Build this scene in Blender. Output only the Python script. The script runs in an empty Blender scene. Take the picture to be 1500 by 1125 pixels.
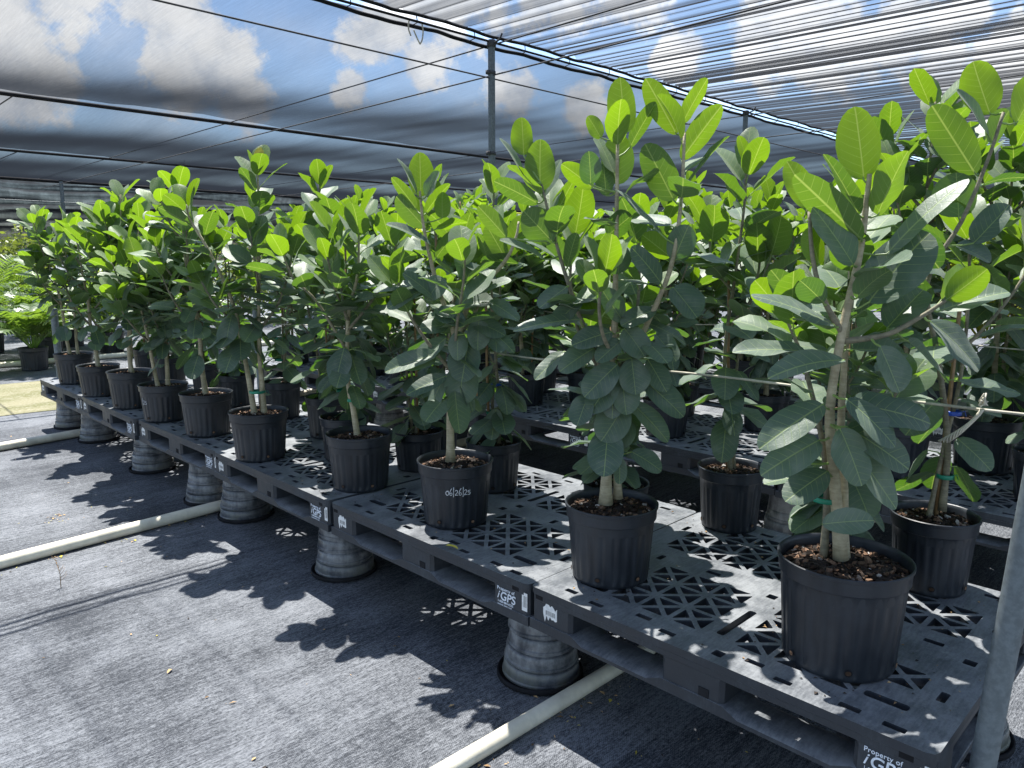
import bpy, math, random
import numpy as np
from mathutils import Vector, Matrix

S = bpy.context.scene
COL = S.collection
R = math.radians

# ------------------------------------------------------------------ camera
# The row of pallets runs along +y, +x leads across it to the rows behind.
DECK = 0.43                       # height of the pallet deck above the ground
cd = bpy.data.cameras.new('camera')
cam = bpy.data.objects.new('camera', cd)
COL.objects.link(cam)
cam.location = (0.0, 0.0, DECK + 1.025)
fw = Vector((0.70201887, 0.71215835, 0.0)) * math.cos(R(9.37)) + Vector((0, 0, -math.sin(R(9.37))))
cam.rotation_euler = fw.to_track_quat('-Z', 'Y').to_euler()
cd.sensor_width = 36.0
cd.lens = 26.4
cd.clip_start = 0.05
cd.clip_end = 3000
S.camera = cam

# ------------------------------------------------------------------ world
SUN_DIR = Vector((0.15, 0.36, 1.0)).normalized()
elev = math.asin(SUN_DIR.z)
W = bpy.data.worlds.new('World')
S.world = W
W.use_nodes = True
nt = W.node_tree
for n in list(nt.nodes):
    nt.nodes.remove(n)
N, L = nt.nodes, nt.links
def nd(t, **kw):
    n = N.new(t)
    for k, v in kw.items():
        setattr(n, k, v)
    return n
def mth(op, a, b=None, c=None, clamp=False):
    n = nd('ShaderNodeMath', operation=op, use_clamp=clamp)
    for i, x in enumerate((a, b, c)):
        if x is None:
            continue
        if isinstance(x, (int, float)):
            n.inputs[i].default_value = x
        else:
            L.new(x, n.inputs[i])
    return n.outputs[0]
out = nd('ShaderNodeOutputWorld')
bg = nd('ShaderNodeBackground')
sky = nd('ShaderNodeTexSky', sky_type='NISHITA')
sky.sun_disc = False
sky.sun_elevation = elev
sky.sun_rotation = math.atan2(SUN_DIR.x, SUN_DIR.y)
sky.altitude = 0
sky.air_density = 1.0
sky.dust_density = 0.5
sky.ozone_density = 4.0
SKY_STRENGTH = 0.086
tc = nd('ShaderNodeTexCoord')
nrm = nd('ShaderNodeVectorMath', operation='NORMALIZE')
L.new(tc.outputs['Generated'], nrm.inputs[0])
DIR = nrm.outputs[0]
# cumulus heaps: (direction x, y, z, radius)
CLOUDS = []
def cl(px, py, r):
    rt = Vector((0.71215835, -0.70201887, 0.0))
    up = Vector((0.70201887, 0.71215835, 0.0)) * math.sin(R(9.37)) + Vector((0, 0, math.cos(R(9.37))))
    d = (fw + rt * ((px - 750) / 1100) + up * ((562.5 - py) / 1100)).normalized()
    CLOUDS.append((d.x, d.y, d.z, r))
for a in ((225, 0, .085), (262, 60, .085), (305, 110, .085), (350, 150, .06), (215, -80, .10), (20, 120, .07), (-70, 60, .12), (60, -60, .11),
          (560, 45, .075), (610, 95, .06), (640, 10, .07), (520, 130, .04), (530, 60, .05), (760, 140, .06), (850, 150, .045),
          (700, -60, .12), (820, -30, .10), (930, -20, .09), (1000, 70, .05), (1140, 50, .075), (1220, 75, .08), (1330, 45, .06), (1180, -80, .12), (1370, 105, .05),
          (1500, 115, .075), (1440, 135, .05), (1640, 60, .12), (1420, 15, .03)):
    cl(*a)
for a in ((.9, -.3, .45, .3), (-.5, .6, .6, .35), (-.7, -.5, .5, .4), (.2, -.9, .5, .35), (.1, .3, .95, .12)):
    v = Vector(a[:3]).normalized()
    CLOUDS.append((v.x, v.y, v.z, a[3]))
field = None
for x, y, z, r in CLOUDS:
    dp = nd('ShaderNodeVectorMath', operation='DISTANCE')
    L.new(DIR, dp.inputs[0])
    dp.inputs[1].default_value = (x, y, z)
    m = mth('MULTIPLY_ADD', dp.outputs['Value'], -1.0 / r, 1.0)
    field = m if field is None else mth('SMOOTH_MAX', field, m, 0.12)
nz = nd('ShaderNodeTexNoise')
nz.inputs['Scale'].default_value = 11.0
nz.inputs['Detail'].default_value = 12.0
nz.inputs['Roughness'].default_value = 0.62
L.new(DIR, nz.inputs['Vector'])
nz2 = nd('ShaderNodeTexNoise')
nz2.inputs['Scale'].default_value = 4.5
nz2.inputs['Detail'].default_value = 6.0
L.new(DIR, nz2.inputs['Vector'])
f2 = mth('MULTIPLY_ADD', mth('SUBTRACT', nz.outputs['Fac'], 0.5), 2.4, field)
mask = nd('ShaderNodeMapRange', interpolation_type='SMOOTHSTEP')
mask.inputs['From Min'].default_value = 0.24
mask.inputs['From Max'].default_value = 0.56
L.new(f2, mask.inputs['Value'])
wisp = nd('ShaderNodeMapRange', interpolation_type='SMOOTHSTEP')
wisp.inputs['From Min'].default_value = 0.46
wisp.inputs['From Max'].default_value = 0.78
wisp.inputs['To Max'].default_value = 0.42
L.new(nz2.outputs['Fac'], wisp.inputs['Value'])
mk = mth('MAXIMUM', mask.outputs['Result'], wisp.outputs['Result'])
shade = nd('ShaderNodeMapRange', interpolation_type='SMOOTHSTEP')
shade.inputs['From Min'].default_value = 0.38
shade.inputs['From Max'].default_value = 0.64
L.new(mth('MULTIPLY_ADD', nz.outputs['Fac'], 0.7, mth('MULTIPLY', nz2.outputs['Fac'], 0.35)), shade.inputs['Value'])
cc = nd('ShaderNodeMix', data_type='RGBA')
cc.inputs['A'].default_value = (3.5, 4.0, 4.8, 1)
cc.inputs['B'].default_value = (6.6, 6.7, 6.8, 1)
L.new(shade.outputs['Result'], cc.inputs['Factor'])
mx = nd('ShaderNodeMix', data_type='RGBA')
L.new(mk, mx.inputs['Factor'])
L.new(sky.outputs[0], mx.inputs['A'])
L.new(cc.outputs['Result'], mx.inputs['B'])
L.new(mx.outputs['Result'], bg.inputs['Color'])
bg.inputs['Strength'].default_value = SKY_STRENGTH
L.new(bg.outputs[0], out.inputs['Surface'])

# ------------------------------------------------------------------ sun, exposure
sl = bpy.data.lights.new('sun', 'SUN')
sl.energy = 4.4
sl.angle = R(0.5)
sl.color = (1.0, 0.965, 0.915)
sun = bpy.data.objects.new('sun', sl)
sun.rotation_euler = (-SUN_DIR).to_track_quat('-Z', 'Y').to_euler()
sun.location = (0, 0, 20)
COL.objects.link(sun)
S.view_settings.view_transform = 'Standard'
S.view_settings.look = 'None'
S.view_settings.gamma = 1.0
S.view_settings.exposure = 1.84
S.render.engine = 'CYCLES'
S.cycles.max_bounces = 6
S.cycles.diffuse_bounces = 3
S.cycles.glossy_bounces = 2
S.cycles.transmission_bounces = 3
S.cycles.transparent_max_bounces = 24
S.cycles.use_denoising = True

# ------------------------------------------------------------------ helpers
class Mats:
    def __init__(self, name):
        self.m = bpy.data.materials.new(name)
        self.m.use_nodes = True
        self.nt = self.m.node_tree
        self.N = self.nt.nodes
        self.L = self.nt.links
        self.bsdf = self.N['Principled BSDF']
        self.out = self.N['Material Output']
    def n(self, t, **kw):
        x = self.N.new(t)
        for k, v in kw.items():
            setattr(x, k, v)
        return x
    def put(self, sock, x):
        if isinstance(x, (int, float)):
            sock.default_value = x
        elif isinstance(x, tuple):
            sock.default_value = x if len(x) == 4 or sock.type == 'VECTOR' else (*x, 1)
        else:
            self.L.new(x, sock)
    def math(self, op, a, b=None, c=None, clamp=False):
        n = self.n('ShaderNodeMath', operation=op, use_clamp=clamp)
        for i, x in enumerate((a, b, c)):
            if x is not None:
                self.put(n.inputs[i], x)
        return n.outputs[0]
    def ramp(self, v, a, b, lo=0.0, hi=1.0, smooth=True):
        n = self.n('ShaderNodeMapRange', interpolation_type='SMOOTHSTEP' if smooth else 'LINEAR')
        self.put(n.inputs['Value'], v)
        for k, x in (('From Min', a), ('From Max', b), ('To Min', lo), ('To Max', hi)):
            n.inputs[k].default_value = x
        return n.outputs['Result']
    def mix(self, f, a, b, blend='MIX'):
        n = self.n('ShaderNodeMix', data_type='RGBA', blend_type=blend)
        self.put(n.inputs['Factor'], f)
        self.put(n.inputs['A'], a)
        self.put(n.inputs['B'], b)
        return n.outputs['Result']
    def noise(self, scale, vec=None, detail=5, rough=.55, stretch=None, space='Object'):
        n = self.n('ShaderNodeTexNoise')
        n.inputs['Scale'].default_value = scale
        n.inputs['Detail'].default_value = detail
        n.inputs['Roughness'].default_value = rough
        if vec is None:
            vec = self.co(space)
        if stretch:
            mp = self.n('ShaderNodeMapping')
            mp.inputs['Scale'].default_value = stretch
            self.L.new(vec, mp.inputs['Vector'])
            vec = mp.outputs[0]
        self.L.new(vec, n.inputs['Vector'])
        return n.outputs['Fac']
    def co(self, space='Object'):
        if space == 'World':
            return self.n('ShaderNodeNewGeometry').outputs['Position']
        return self.n('ShaderNodeTexCoord').outputs[space]
    def bump(self, h, strength=.3, dist=.01):
        b = self.n('ShaderNodeBump')
        b.inputs['Strength'].default_value = strength
        b.inputs['Distance'].default_value = dist
        self.put(b.inputs['Height'], h)
        self.L.new(b.outputs[0], self.bsdf.inputs['Normal'])
    def set(self, **kw):
        for k, v in kw.items():
            self.put(self.bsdf.inputs[k.replace('_', ' ')], v)
        return self

class MB:
    """Collects vertices and faces of one mesh object."""
    def __init__(self):
        self.v, self.f, self.mi, self.uv, self.data = [], [], [], {}, {}
    def add(self, verts, faces, mat=0):
        o = len(self.v)
        self.v.extend([tuple(map(float, p)) for p in verts])
        for q in faces:
            self.f.append(tuple(i + o for i in q))
            self.mi.append(mat)
        return o
    def box(self, c, s, mat=0, rot=None, taper=1.0):
        hx, hy, hz = s[0] / 2, s[1] / 2, s[2] / 2
        P = [Vector((x * hx * (taper if z > 0 else 1), y * hy * (taper if z > 0 else 1), z * hz)) for z in (-1, 1) for y in (-1, 1) for x in (-1, 1)]
        if rot is not None:
            P = [rot @ p for p in P]
        c = Vector(c)
        self.add([p + c for p in P], [(0, 2, 3, 1), (4, 5, 7, 6), (0, 1, 5, 4), (2, 6, 7, 3), (0, 4, 6, 2), (1, 3, 7, 5)], mat)
    def bbox(self, x0, x1, y0, y1, z0, z1, ch=0.004, mat=0):
        """Box with chamfered vertical and top edges."""
        c = ch
        def ring(z, i):
            return [(x0 + c + i, y0 + i, z), (x1 - c - i, y0 + i, z), (x1 - i, y0 + c + i, z), (x1 - i, y1 - c - i, z), (x1 - c - i, y1 - i, z), (x0 + c + i, y1 - i, z), (x0 + i, y1 - c - i, z), (x0 + i, y0 + c + i, z)]
        rs = ring(z0, c * .5) + ring(z0 + c * .5, 0) + ring(z1 - c * .5, 0) + ring(z1, c * .5)
        F = [tuple(range(7, -1, -1)), tuple(range(24, 32))]
        for k in range(3):
            for i in range(8):
                j = (i + 1) % 8
                F.append((k * 8 + i, k * 8 + j, k * 8 + 8 + j, k * 8 + 8 + i))
        self.add(rs, F, mat)
    def lathe(self, prof, seg=48, mat=0, c=(0, 0, 0), flute=None, closed_bottom=False, closed_top=False):
        V, F = [], []
        for k, (r, z) in enumerate(prof):
            for i in range(seg):
                a = 2 * math.pi * i / seg
                rr = r if flute is None else r * flute(a, k)
                V.append((c[0] + rr * math.cos(a), c[1] + rr * math.sin(a), c[2] + z))
        for k in range(len(prof) - 1):
            for i in range(seg):
                j = (i + 1) % seg
                F.append((k * seg + i, k * seg + j, (k + 1) * seg + j, (k + 1) * seg + i))
        if closed_bottom:
            F.append(tuple(range(seg - 1, -1, -1)))
        if closed_top:
            F.append(tuple((len(prof) - 1) * seg + i for i in range(seg)))
        self.add(V, F, mat)
    def tube(self, pts, rad, n=8, mat=0, cap=True):
        pts = [Vector(p) for p in pts]
        if isinstance(rad, (int, float)):
            rad = [rad] * len(pts)
        V, F = [], []
        t0 = (pts[1] - pts[0]).normalized()
        ref = Vector((0, 0, 1)) if abs(t0.z) < .9 else Vector((1, 0, 0))
        s = t0.cross(ref).normalized()
        for k, p in enumerate(pts):
            t = (pts[min(k + 1, len(pts) - 1)] - pts[max(k - 1, 0)]).normalized()
            s = (s - t * s.dot(t)).normalized()
            b = t.cross(s)
            for i in range(n):
                a = 2 * math.pi * i / n
                V.append(p + (s * math.cos(a) + b * math.sin(a)) * rad[k])
        for k in range(len(pts) - 1):
            for i in range(n):
                j = (i + 1) % n
                F.append((k * n + i, k * n + j, (k + 1) * n + j, (k + 1) * n + i))
        if cap:
            F.append(tuple(range(n - 1, -1, -1)))
            F.append(tuple((len(pts) - 1) * n + i for i in range(n)))
        self.add(V, F, mat)
    def mesh(self, name, mats, smooth=True):
        me = bpy.data.meshes.new(name)
        me.from_pydata(self.v, [], self.f)
        for m in (mats if isinstance(mats, (list, tuple)) else [mats]):
            me.materials.append(m.m if isinstance(m, Mats) else m)
        me.polygons.foreach_set('material_index', self.mi)
        me.polygons.foreach_set('use_smooth', [smooth] * len(self.f))
        if self.uv:
            vi = np.empty(len(me.loops), dtype=np.int32)
            me.loops.foreach_get('vertex_index', vi)
            for lay, dic in (('UVMap', self.uv), ('leafdata', self.data)):
                arr = np.zeros((len(self.v), 2), dtype=np.float32)
                for o, a in dic.items():
                    arr[o:o + len(a)] = a
                u = me.uv_layers.new(name=lay)
                u.data.foreach_set('uv', arr[vi].ravel())
        me.update()
        return me
    def build(self, name, mats, parent=None, smooth=True, loc=None, sharp=None):
        o = bpy.data.objects.new(name, self.mesh(name, mats, smooth))
        COL.objects.link(o)
        if sharp is not None:
            o.data.set_sharp_from_angle(angle=R(sharp))
        if parent is not None:
            o.parent = parent
        if loc is not None:
            o.location = loc
        return o

def tag(o, label=None, cat=None, group=None, kind=None):
    for k, v in (('label', label), ('category', cat), ('group', group), ('kind', kind)):
        if v:
            o[k] = v
    return o
def empty(name, loc=(0, 0, 0), rz=0.0):
    o = bpy.data.objects.new(name, None)
    COL.objects.link(o)
    o.location = loc
    o.rotation_euler = (0, 0, rz)
    o.empty_display_size = .1
    return o
def kids(o):
    return [c for c in bpy.data.objects if c.parent == o]
def copy_tree(o, parent=None):
    c = o.copy()
    COL.objects.link(c)
    c.parent = parent
    for ch in list(o.children):
        copy_tree(ch, c)
    return c
def smooth_path(pts, m=5):
    """Catmull-Rom through points."""
    P = [Vector(p) for p in pts]
    P = [P[0] * 2 - P[1]] + P + [P[-1] * 2 - P[-2]]
    o = []
    for i in range(1, len(P) - 2):
        for k in range(m):
            t = k / m
            a, b, c, d = P[i - 1], P[i], P[i + 1], P[i + 2]
            o.append(.5 * ((2 * b) + (c - a) * t + (2 * a - 5 * b + 4 * c - d) * t * t + (3 * b - a - 3 * c + d) * t ** 3))
    o.append(P[-2])
    return o

# ------------------------------------------------------------------ materials
def mat_ground():
    m = Mats('woven_ground_cloth')
    p = m.co('World')
    big = m.noise(1.1, p, 5, .6)
    streak = m.noise(1.0, p, 6, .65, stretch=(4.5, 46, 1))
    fine = m.noise(1.0, p, 3, .6, stretch=(30, 330, 1))
    speck = m.noise(260, p, 2, .7)
    sep = m.n('ShaderNodeSeparateXYZ')
    m.L.new(p, sep.inputs[0])
    wx = m.math('SINE', m.math('MULTIPLY', sep.outputs['X'], 620))
    wy = m.math('SINE', m.math('MULTIPLY', sep.outputs['Y'], 900))
    weave = m.math('MULTIPLY', wx, wy)
    v = m.math('MULTIPLY_ADD', big, .60, m.math('MULTIPLY', streak, .50))
    v = m.math('MULTIPLY_ADD', fine, .62, v)
    v = m.math('MULTIPLY_ADD', speck, .62, v)
    v = m.math('MULTIPLY_ADD', m.math('SUBTRACT', m.noise(75, p, 3, .7), .5), .35, v)
    v = m.math('MULTIPLY_ADD', weave, .075, v)
    v = m.math('MULTIPLY_ADD', m.math('SUBTRACT', m.noise(1.0, p, 4, .6, stretch=(.9, 7, 1)), .5), .26, v)
    v = m.math('MULTIPLY_ADD', m.math('SUBTRACT', m.noise(4.5, p, 5, .65), .5), .22, v)
    v = m.math('MULTIPLY_ADD', m.math('SUBTRACT', m.noise(1.0, p, 2, .6, stretch=(40, 150, 1)), .5), .55, v)
    v = m.math('MULTIPLY_ADD', m.math('SUBTRACT', m.noise(120, p, 2, .7), .5), .45, v)
    f = m.ramp(v, .95, 1.46)
    c = m.mix(f, (.021, .025, .032), (.192, .204, .222))
    mould = m.ramp(m.noise(.8, p, 4, .6, stretch=(1, 1.6, 1)), .60, .78)
    c = m.mix(m.math('MULTIPLY', mould, .35), c, (.075, .085, .085))
    m.set(Base_Color=c, Roughness=.8)
    m.bsdf.inputs['Specular IOR Level'].default_value = .3
    h = m.math('MULTIPLY_ADD', weave, .4, m.math('MULTIPLY_ADD', streak, .8, fine))
    m.bump(h, .35, .004)
    return m

def mat_dirt():
    m = Mats('sandy_grass')
    p = m.co('World')
    a = m.ramp(m.noise(1.0, p, 6, .6, stretch=(1.2, 3, 1)), .38, .62)
    b = m.noise(40, p, 4, .7)
    c = m.mix(a, (.115, .115, .040), (.20, .185, .105))
    c = m.mix(m.ramp(b, .4, .75), c, (.27, .255, .18))
    m.set(Base_Color=c, Roughness=.95)
    m.bump(m.math('ADD', b, a), .6, .03)
    return m

def mat_pallet():
    m = Mats('black_pallet_plastic')
    p = m.co('Object')
    g = m.n('ShaderNodeNewGeometry')
    sep = m.n('ShaderNodeSeparateXYZ')
    m.L.new(g.outputs['Normal'], sep.inputs[0])
    up = m.ramp(sep.outputs['Z'], .35, .95)
    w = g.outputs['Position']
    d1 = m.noise(7, w, 7, .68)
    scr = m.noise(1.0, w, 5, .7, stretch=(22, 120, 40))
    d2 = m.noise(130, w, 3, .7)
    dust = m.math('MULTIPLY', m.ramp(m.math('MULTIPLY_ADD', scr, .5, m.math('MULTIPLY_ADD', d2, .3, d1)), .68, 1.12), up)
    side = m.math('MULTIPLY', m.ramp(m.math('MULTIPLY_ADD', scr, .6, d1), .72, 1.2), .55)
    f = m.math('MAXIMUM', dust, side)
    c = m.mix(f, (.022, .027, .035), (.085, .095, .108))
    c = m.mix(m.math('MULTIPLY', up, .75), c, m.mix(f, (.080, .088, .098), (.225, .238, .248)))
    m.set(Base_Color=c, Roughness=m.ramp(d1, .3, .7, .42, .66))
    m.bump(m.math('MULTIPLY_ADD', d2, .25, scr), .18, .003)
    return m

def mat_pot():
    m = Mats('black_pot_plastic')
    w = m.co('World')
    d1 = m.noise(5, w, 5, .65)
    run = m.noise(1.0, w, 4, .6, stretch=(45, 45, 5))
    sp = m.ramp(m.noise(240, w, 2, .6), .62, .78)
    spm = m.math('MULTIPLY', sp, m.ramp(d1, .45, .65))
    c = m.mix(m.ramp(m.math('MULTIPLY_ADD', run, .5, d1), .55, 1.0), (.009, .012, .017), (.024, .029, .037))
    c = m.mix(m.math('MULTIPLY', spm, .4), c, (.12, .13, .14))
    m.set(Base_Color=c, Roughness=m.ramp(run, .35, .7, .36, .55))
    m.bsdf.inputs['Specular IOR Level'].default_value = .5
    m.bump(m.noise(60, w, 3), .06, .003)
    return m

def mat_stackpot():
    m = Mats('weathered_pot_plastic')
    w = m.co('World')
    d1 = m.noise(9, w, 6, .68)
    run = m.noise(1.0, w, 4, .65, stretch=(38, 38, 7))
    f = m.ramp(m.math('MULTIPLY_ADD', run, .35, d1), .50, .90)
    c = m.mix(f, (.038, .043, .052), (.24, .25, .265))
    sep = m.n('ShaderNodeSeparateXYZ')
    m.L.new(w, sep.inputs[0])
    low = m.math('MULTIPLY', m.ramp(sep.outputs['Z'], .02, .12, 1, 0), m.ramp(d1, .42, .6))
    c = m.mix(m.math('MULTIPLY', low, .8), c, (.075, .078, .052))
    m.set(Base_Color=c, Roughness=.38)
    m.bump(run, .12, .004)
    return m

def mat_soil():
    m = Mats('bark_potting_mix')
    g = m.n('ShaderNodeNewGeometry')
    rnd = g.outputs['Random Per Island']
    r = m.n('ShaderNodeValToRGB')
    e = r.color_ramp.elements
    e[0].position, e[0].color = 0, (.012, .009, .007, 1)
    e[1].position, e[1].color = 1, (.62, .60, .56, 1)
    for p, c in ((.35, (.030, .020, .014, 1)), (.62, (.085, .052, .034, 1)), (.80, (.20, .125, .080, 1)), (.93, (.34, .22, .15, 1)), (.955, (.55, .53, .50, 1))):
        x = e.new(p); x.color = c
    m.L.new(rnd, r.inputs['Fac'])
    n = m.noise(70, m.co('World'), 4, .7)
    c = m.mix(m.ramp(n, .3, .7), r.outputs['Color'], (.5, .45, .42), 'MULTIPLY')
    m.set(Base_Color=c, Roughness=.95)
    m.bsdf.inputs['Specular IOR Level'].default_value = .2
    m.bump(n, .5, .006)
    return m
def mat_soil_base():
    m = Mats('potting_mix_bed')
    w = m.co('World')
    a = m.noise(55, w, 6, .75)
    c = m.mix(m.ramp(a, .35, .7), (.009, .007, .006), (.075, .05, .036))
    m.set(Base_Color=c, Roughness=.95)
    m.bump(a, 1.0, .02)
    return m

def mat_bark(name, a, b, sc):
    m = Mats(name)
    w = m.co('World')
    d = m.noise(sc, w, 5, .65)
    ring = m.noise(1.0, w, 3, .6, stretch=(20, 20, 160))
    c = m.mix(m.ramp(m.math('MULTIPLY_ADD', ring, .5, d), .5, 1.0), a, b)
    m.set(Base_Color=c, Roughness=.75)
    m.bump(m.math('ADD', d, ring), .3, .004)
    return m

def mat_leaf(name='ficus_leaf', dusty=1.0):
    m = Mats(name)
    uv = m.n('ShaderNodeUVMap'); uv.uv_map = 'UVMap'
    s = m.n('ShaderNodeSeparateXYZ')
    m.L.new(uv.outputs[0], s.inputs[0])
    d = m.n('ShaderNodeUVMap'); d.uv_map = 'leafdata'
    ds = m.n('ShaderNodeSeparateXYZ')
    m.L.new(d.outputs[0], ds.inputs[0])
    young, rnd = ds.outputs['X'], ds.outputs['Y']
    ax = m.math('ABSOLUTE', m.math('SUBTRACT', s.outputs['X'], .5))
    y = s.outputs['Y']
    mid = m.ramp(ax, .004, .014, 1, 0)
    sv = m.math('MULTIPLY', m.math('SUBTRACT', y, m.math('MULTIPLY_ADD', m.math('MULTIPLY', ax, ax), .55, m.math('MULTIPLY', ax, .55))), 8.5)
    fr = m.math('ABSOLUTE', m.math('SUBTRACT', m.math('FRACT', sv), .5))
    lat = m.math('MULTIPLY', m.ramp(fr, .0, .055, 1, 0), m.ramp(ax, .02, .30, 1, .35))
    # fine network between the side veins
    vo = m.n('ShaderNodeTexVoronoi', feature='DISTANCE_TO_EDGE')
    vo.inputs['Scale'].default_value = 26
    m.L.new(uv.outputs[0], vo.inputs['Vector'])
    net = m.ramp(vo.outputs['Distance'], .0, .07, 1, 0)
    vein = m.math('MAXIMUM', mid, lat)
    w = m.co('World')
    blot = m.noise(14, w, 4, .6)
    geo = m.n('ShaderNodeNewGeometry')
    back = geo.outputs['Backfacing']
    old = m.mix(rnd, (.064, .108, .080), (.094, .144, .096))
    top = m.mix(young, old, (.115, .190, .060))
    top = m.mix(m.math('MULTIPLY', m.ramp(blot, .42, .72), .52 * dusty), top, (.215, .245, .205))
    und = m.mix(young, (.066, .116, .058), (.105, .175, .018))
    base = m.mix(back, top, und)
    base = m.mix(m.math('MULTIPLY', net, .10), base, (.22, .31, .12))
    base = m.mix(m.math('MULTIPLY', vein, .50), base, (.33, .43, .15))
    spot = m.math('MULTIPLY', m.ramp(m.noise(48, w, 3, .55), .70, .76), m.ramp(m.noise(6, w, 2), .5, .62))
    base = m.mix(m.math('MULTIPLY', spot, .7), base, (.10, .065, .025))
    m.set(Base_Color=base)
    m.put(m.bsdf.inputs['Roughness'], m.mix(back, (.46, .46, .46), (.58, .58, .58)))
    m.bsdf.inputs['Specular IOR Level'].default_value = .55
    m.bsdf.inputs['Sheen Weight'].default_value = .18
    m.bsdf.inputs['Sheen Roughness'].default_value = .5
    hgt = m.math('MULTIPLY_ADD', net, .25, vein)
    m.bump(m.math('MULTIPLY', hgt, -1.0), .22, .003)
    tr = m.n('ShaderNodeBsdfTranslucent')
    tcol = m.mix(young, m.mix(rnd, (.045, .14, .010), (.12, .27, .008)), (.27, .47, .006))
    tcol = m.mix(m.math('MULTIPLY', m.math('MAXIMUM', mid, m.math('MULTIPLY', lat, .5)), .55), tcol, (.60, .72, .14))
    m.L.new(tcol, tr.inputs['Color'])
    ms = m.n('ShaderNodeMixShader')
    m.L.new(m.math('MULTIPLY_ADD', young, .12, .29), ms.inputs[0])
    m.L.new(m.bsdf.outputs[0], ms.inputs[1])
    m.L.new(tr.outputs[0], ms.inputs[2])
    m.L.new(ms.outputs[0], m.out.inputs['Surface'])
    return m

def mat_simple(name, col, rough=.5, metal=0, var=.25, scale=12, spec=.5, bump=.05):
    m = Mats(name)
    n = m.noise(scale, m.co('World'), 5, .62)
    lo = tuple(c * (1 - var) for c in col)
    hi = tuple(min(1, c * (1 + var)) for c in col)
    m.set(Base_Color=m.mix(m.ramp(n, .35, .65), lo, hi), Roughness=rough, Metallic=metal)
    m.bsdf.inputs['Specular IOR Level'].default_value = spec
    if bump:
        m.bump(n, bump, .003)
    return m

def mat_shade_cloth(name, tau, streak, amp, col=(.0070, .0085, .0110), slant=1.45):
    """Knitted shade cloth: the yarns block more the more slantwise one looks through it."""
    m = Mats(name)
    g = m.n('ShaderNodeNewGeometry')
    p = g.outputs['Position']
    dt = m.n('ShaderNodeVectorMath', operation='DOT_PRODUCT')
    m.L.new(g.outputs['Normal'], dt.inputs[0])
    m.L.new(g.outputs['Incoming'], dt.inputs[1])
    c = m.math('MAXIMUM', m.math('ABSOLUTE', dt.outputs['Value']), .012)
    n1 = m.noise(1.0, p, 5, .7, stretch=streak)
    n2 = m.noise(1.0, p, 3, .6, stretch=(streak[0] * 7, streak[1] * 5, 1))
    n3 = m.noise(.35, p, 3, .5)
    k = m.math('MULTIPLY_ADD', m.math('SUBTRACT', n1, .5), 2.6 * amp, 1.0)
    k = m.math('MULTIPLY_ADD', m.math('SUBTRACT', n2, .5), 1.6 * amp, k)
    k = m.math('MULTIPLY_ADD', m.math('SUBTRACT', n3, .5), .5, k)
    k = m.math('MAXIMUM', k, .12)
    t = m.math('POWER', 2.718281, m.math('MULTIPLY', m.math('DIVIDE', m.math('MULTIPLY', k, tau), m.math('POWER', c, slant)), -1.0))
    tp = m.n('ShaderNodeBsdfTransparent')
    df = m.n('ShaderNodeBsdfDiffuse')
    tl = m.n('ShaderNodeBsdfTranslucent')
    df.inputs['Color'].default_value = (*col, 1)
    tl.inputs['Color'].default_value = (*col, 1)
    a = m.n('ShaderNodeAddShader')
    m.L.new(df.outputs[0], a.inputs[0])
    m.L.new(tl.outputs[0], a.inputs[1])
    ms = m.n('ShaderNodeMixShader')
    m.L.new(t, ms.inputs[0])
    m.L.new(a.outputs[0], ms.inputs[1])
    m.L.new(tp.outputs[0], ms.inputs[2])
    m.L.new(ms.outputs[0], m.out.inputs['Surface'])
    return m

GROUND, DIRT, PALLET, POT, STACK = mat_ground(), mat_dirt(), mat_pallet(), mat_pot(), mat_stackpot()
SOIL, BED = mat_soil(), mat_soil_base()
TRUNK = mat_bark('pale_ficus_bark', (.26, .225, .14), (.47, .41, .28), 24)
STEM = mat_bark('grey_green_stem', (.12, .11, .075), (.25, .225, .15), 40)
PETIOLE = mat_simple('leaf_stalk', (.20, .30, .08), .45)
LEAF = mat_leaf()
BAMBOO = mat_simple('bamboo', (.24, .15, .07), .6, scale=30)
TIE_G = mat_simple('green_tie_tape', (.01, .20, .12), .4)
TIE_B = mat_simple('blue_tie_tape', (.015, .07, .42), .4)
STEEL = mat_simple('galvanised_steel', (.135, .16, .172), .55, .25, .16, 60)
CABLE = mat_simple('black_cable', (.018, .018, .02), .9, spec=.12)
WIRE = mat_simple('steel_wire', (.07, .07, .075), .8, spec=.2)
PVC = mat_simple('cream_pvc', (.66, .62, .50), .42, 0, .12, 9)
WHITE = mat_simple('white_print', (.72, .76, .82), .6, 0, .12, 90)
CHALK = mat_simple('white_paint_pen', (.70, .72, .74), .7)
LABEL = mat_simple('paper_sticker', (.72, .72, .71), .6, 0, .1, 60)
BAR = mat_simple('printed_bars', (.03, .03, .03), .6)
TWINE = mat_simple('pale_twine', (.50, .47, .38), .8)
DRY = mat_simple('dry_leaf', (.20, .12, .05), .8, 0, .4, 40)
DARKDRY = mat_simple('rotten_leaf', (.03, .022, .016), .8, 0, .4, 40)
TAN = mat_simple('tan_bark', (.45, .30, .14), .8, 0, .3, 60)
YLEAF = mat_simple('yellow_leaf', (.50, .42, .05), .6, 0, .2, 30)
CLOTH_FAR = mat_shade_cloth('black_shade_cloth', .165, (70, 2.5, 1), .17)
CLOTH_NEAR = mat_shade_cloth('gathered_shade_cloth', .325, (30, .35, 1), .50, (.014, .015, .017), 1.25)
CURTAIN = mat_shade_cloth('dark_shade_curtain', 2.6, (1.0, 1.0, 12), .5, (.013, .0135, .015), 1.0)
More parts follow.
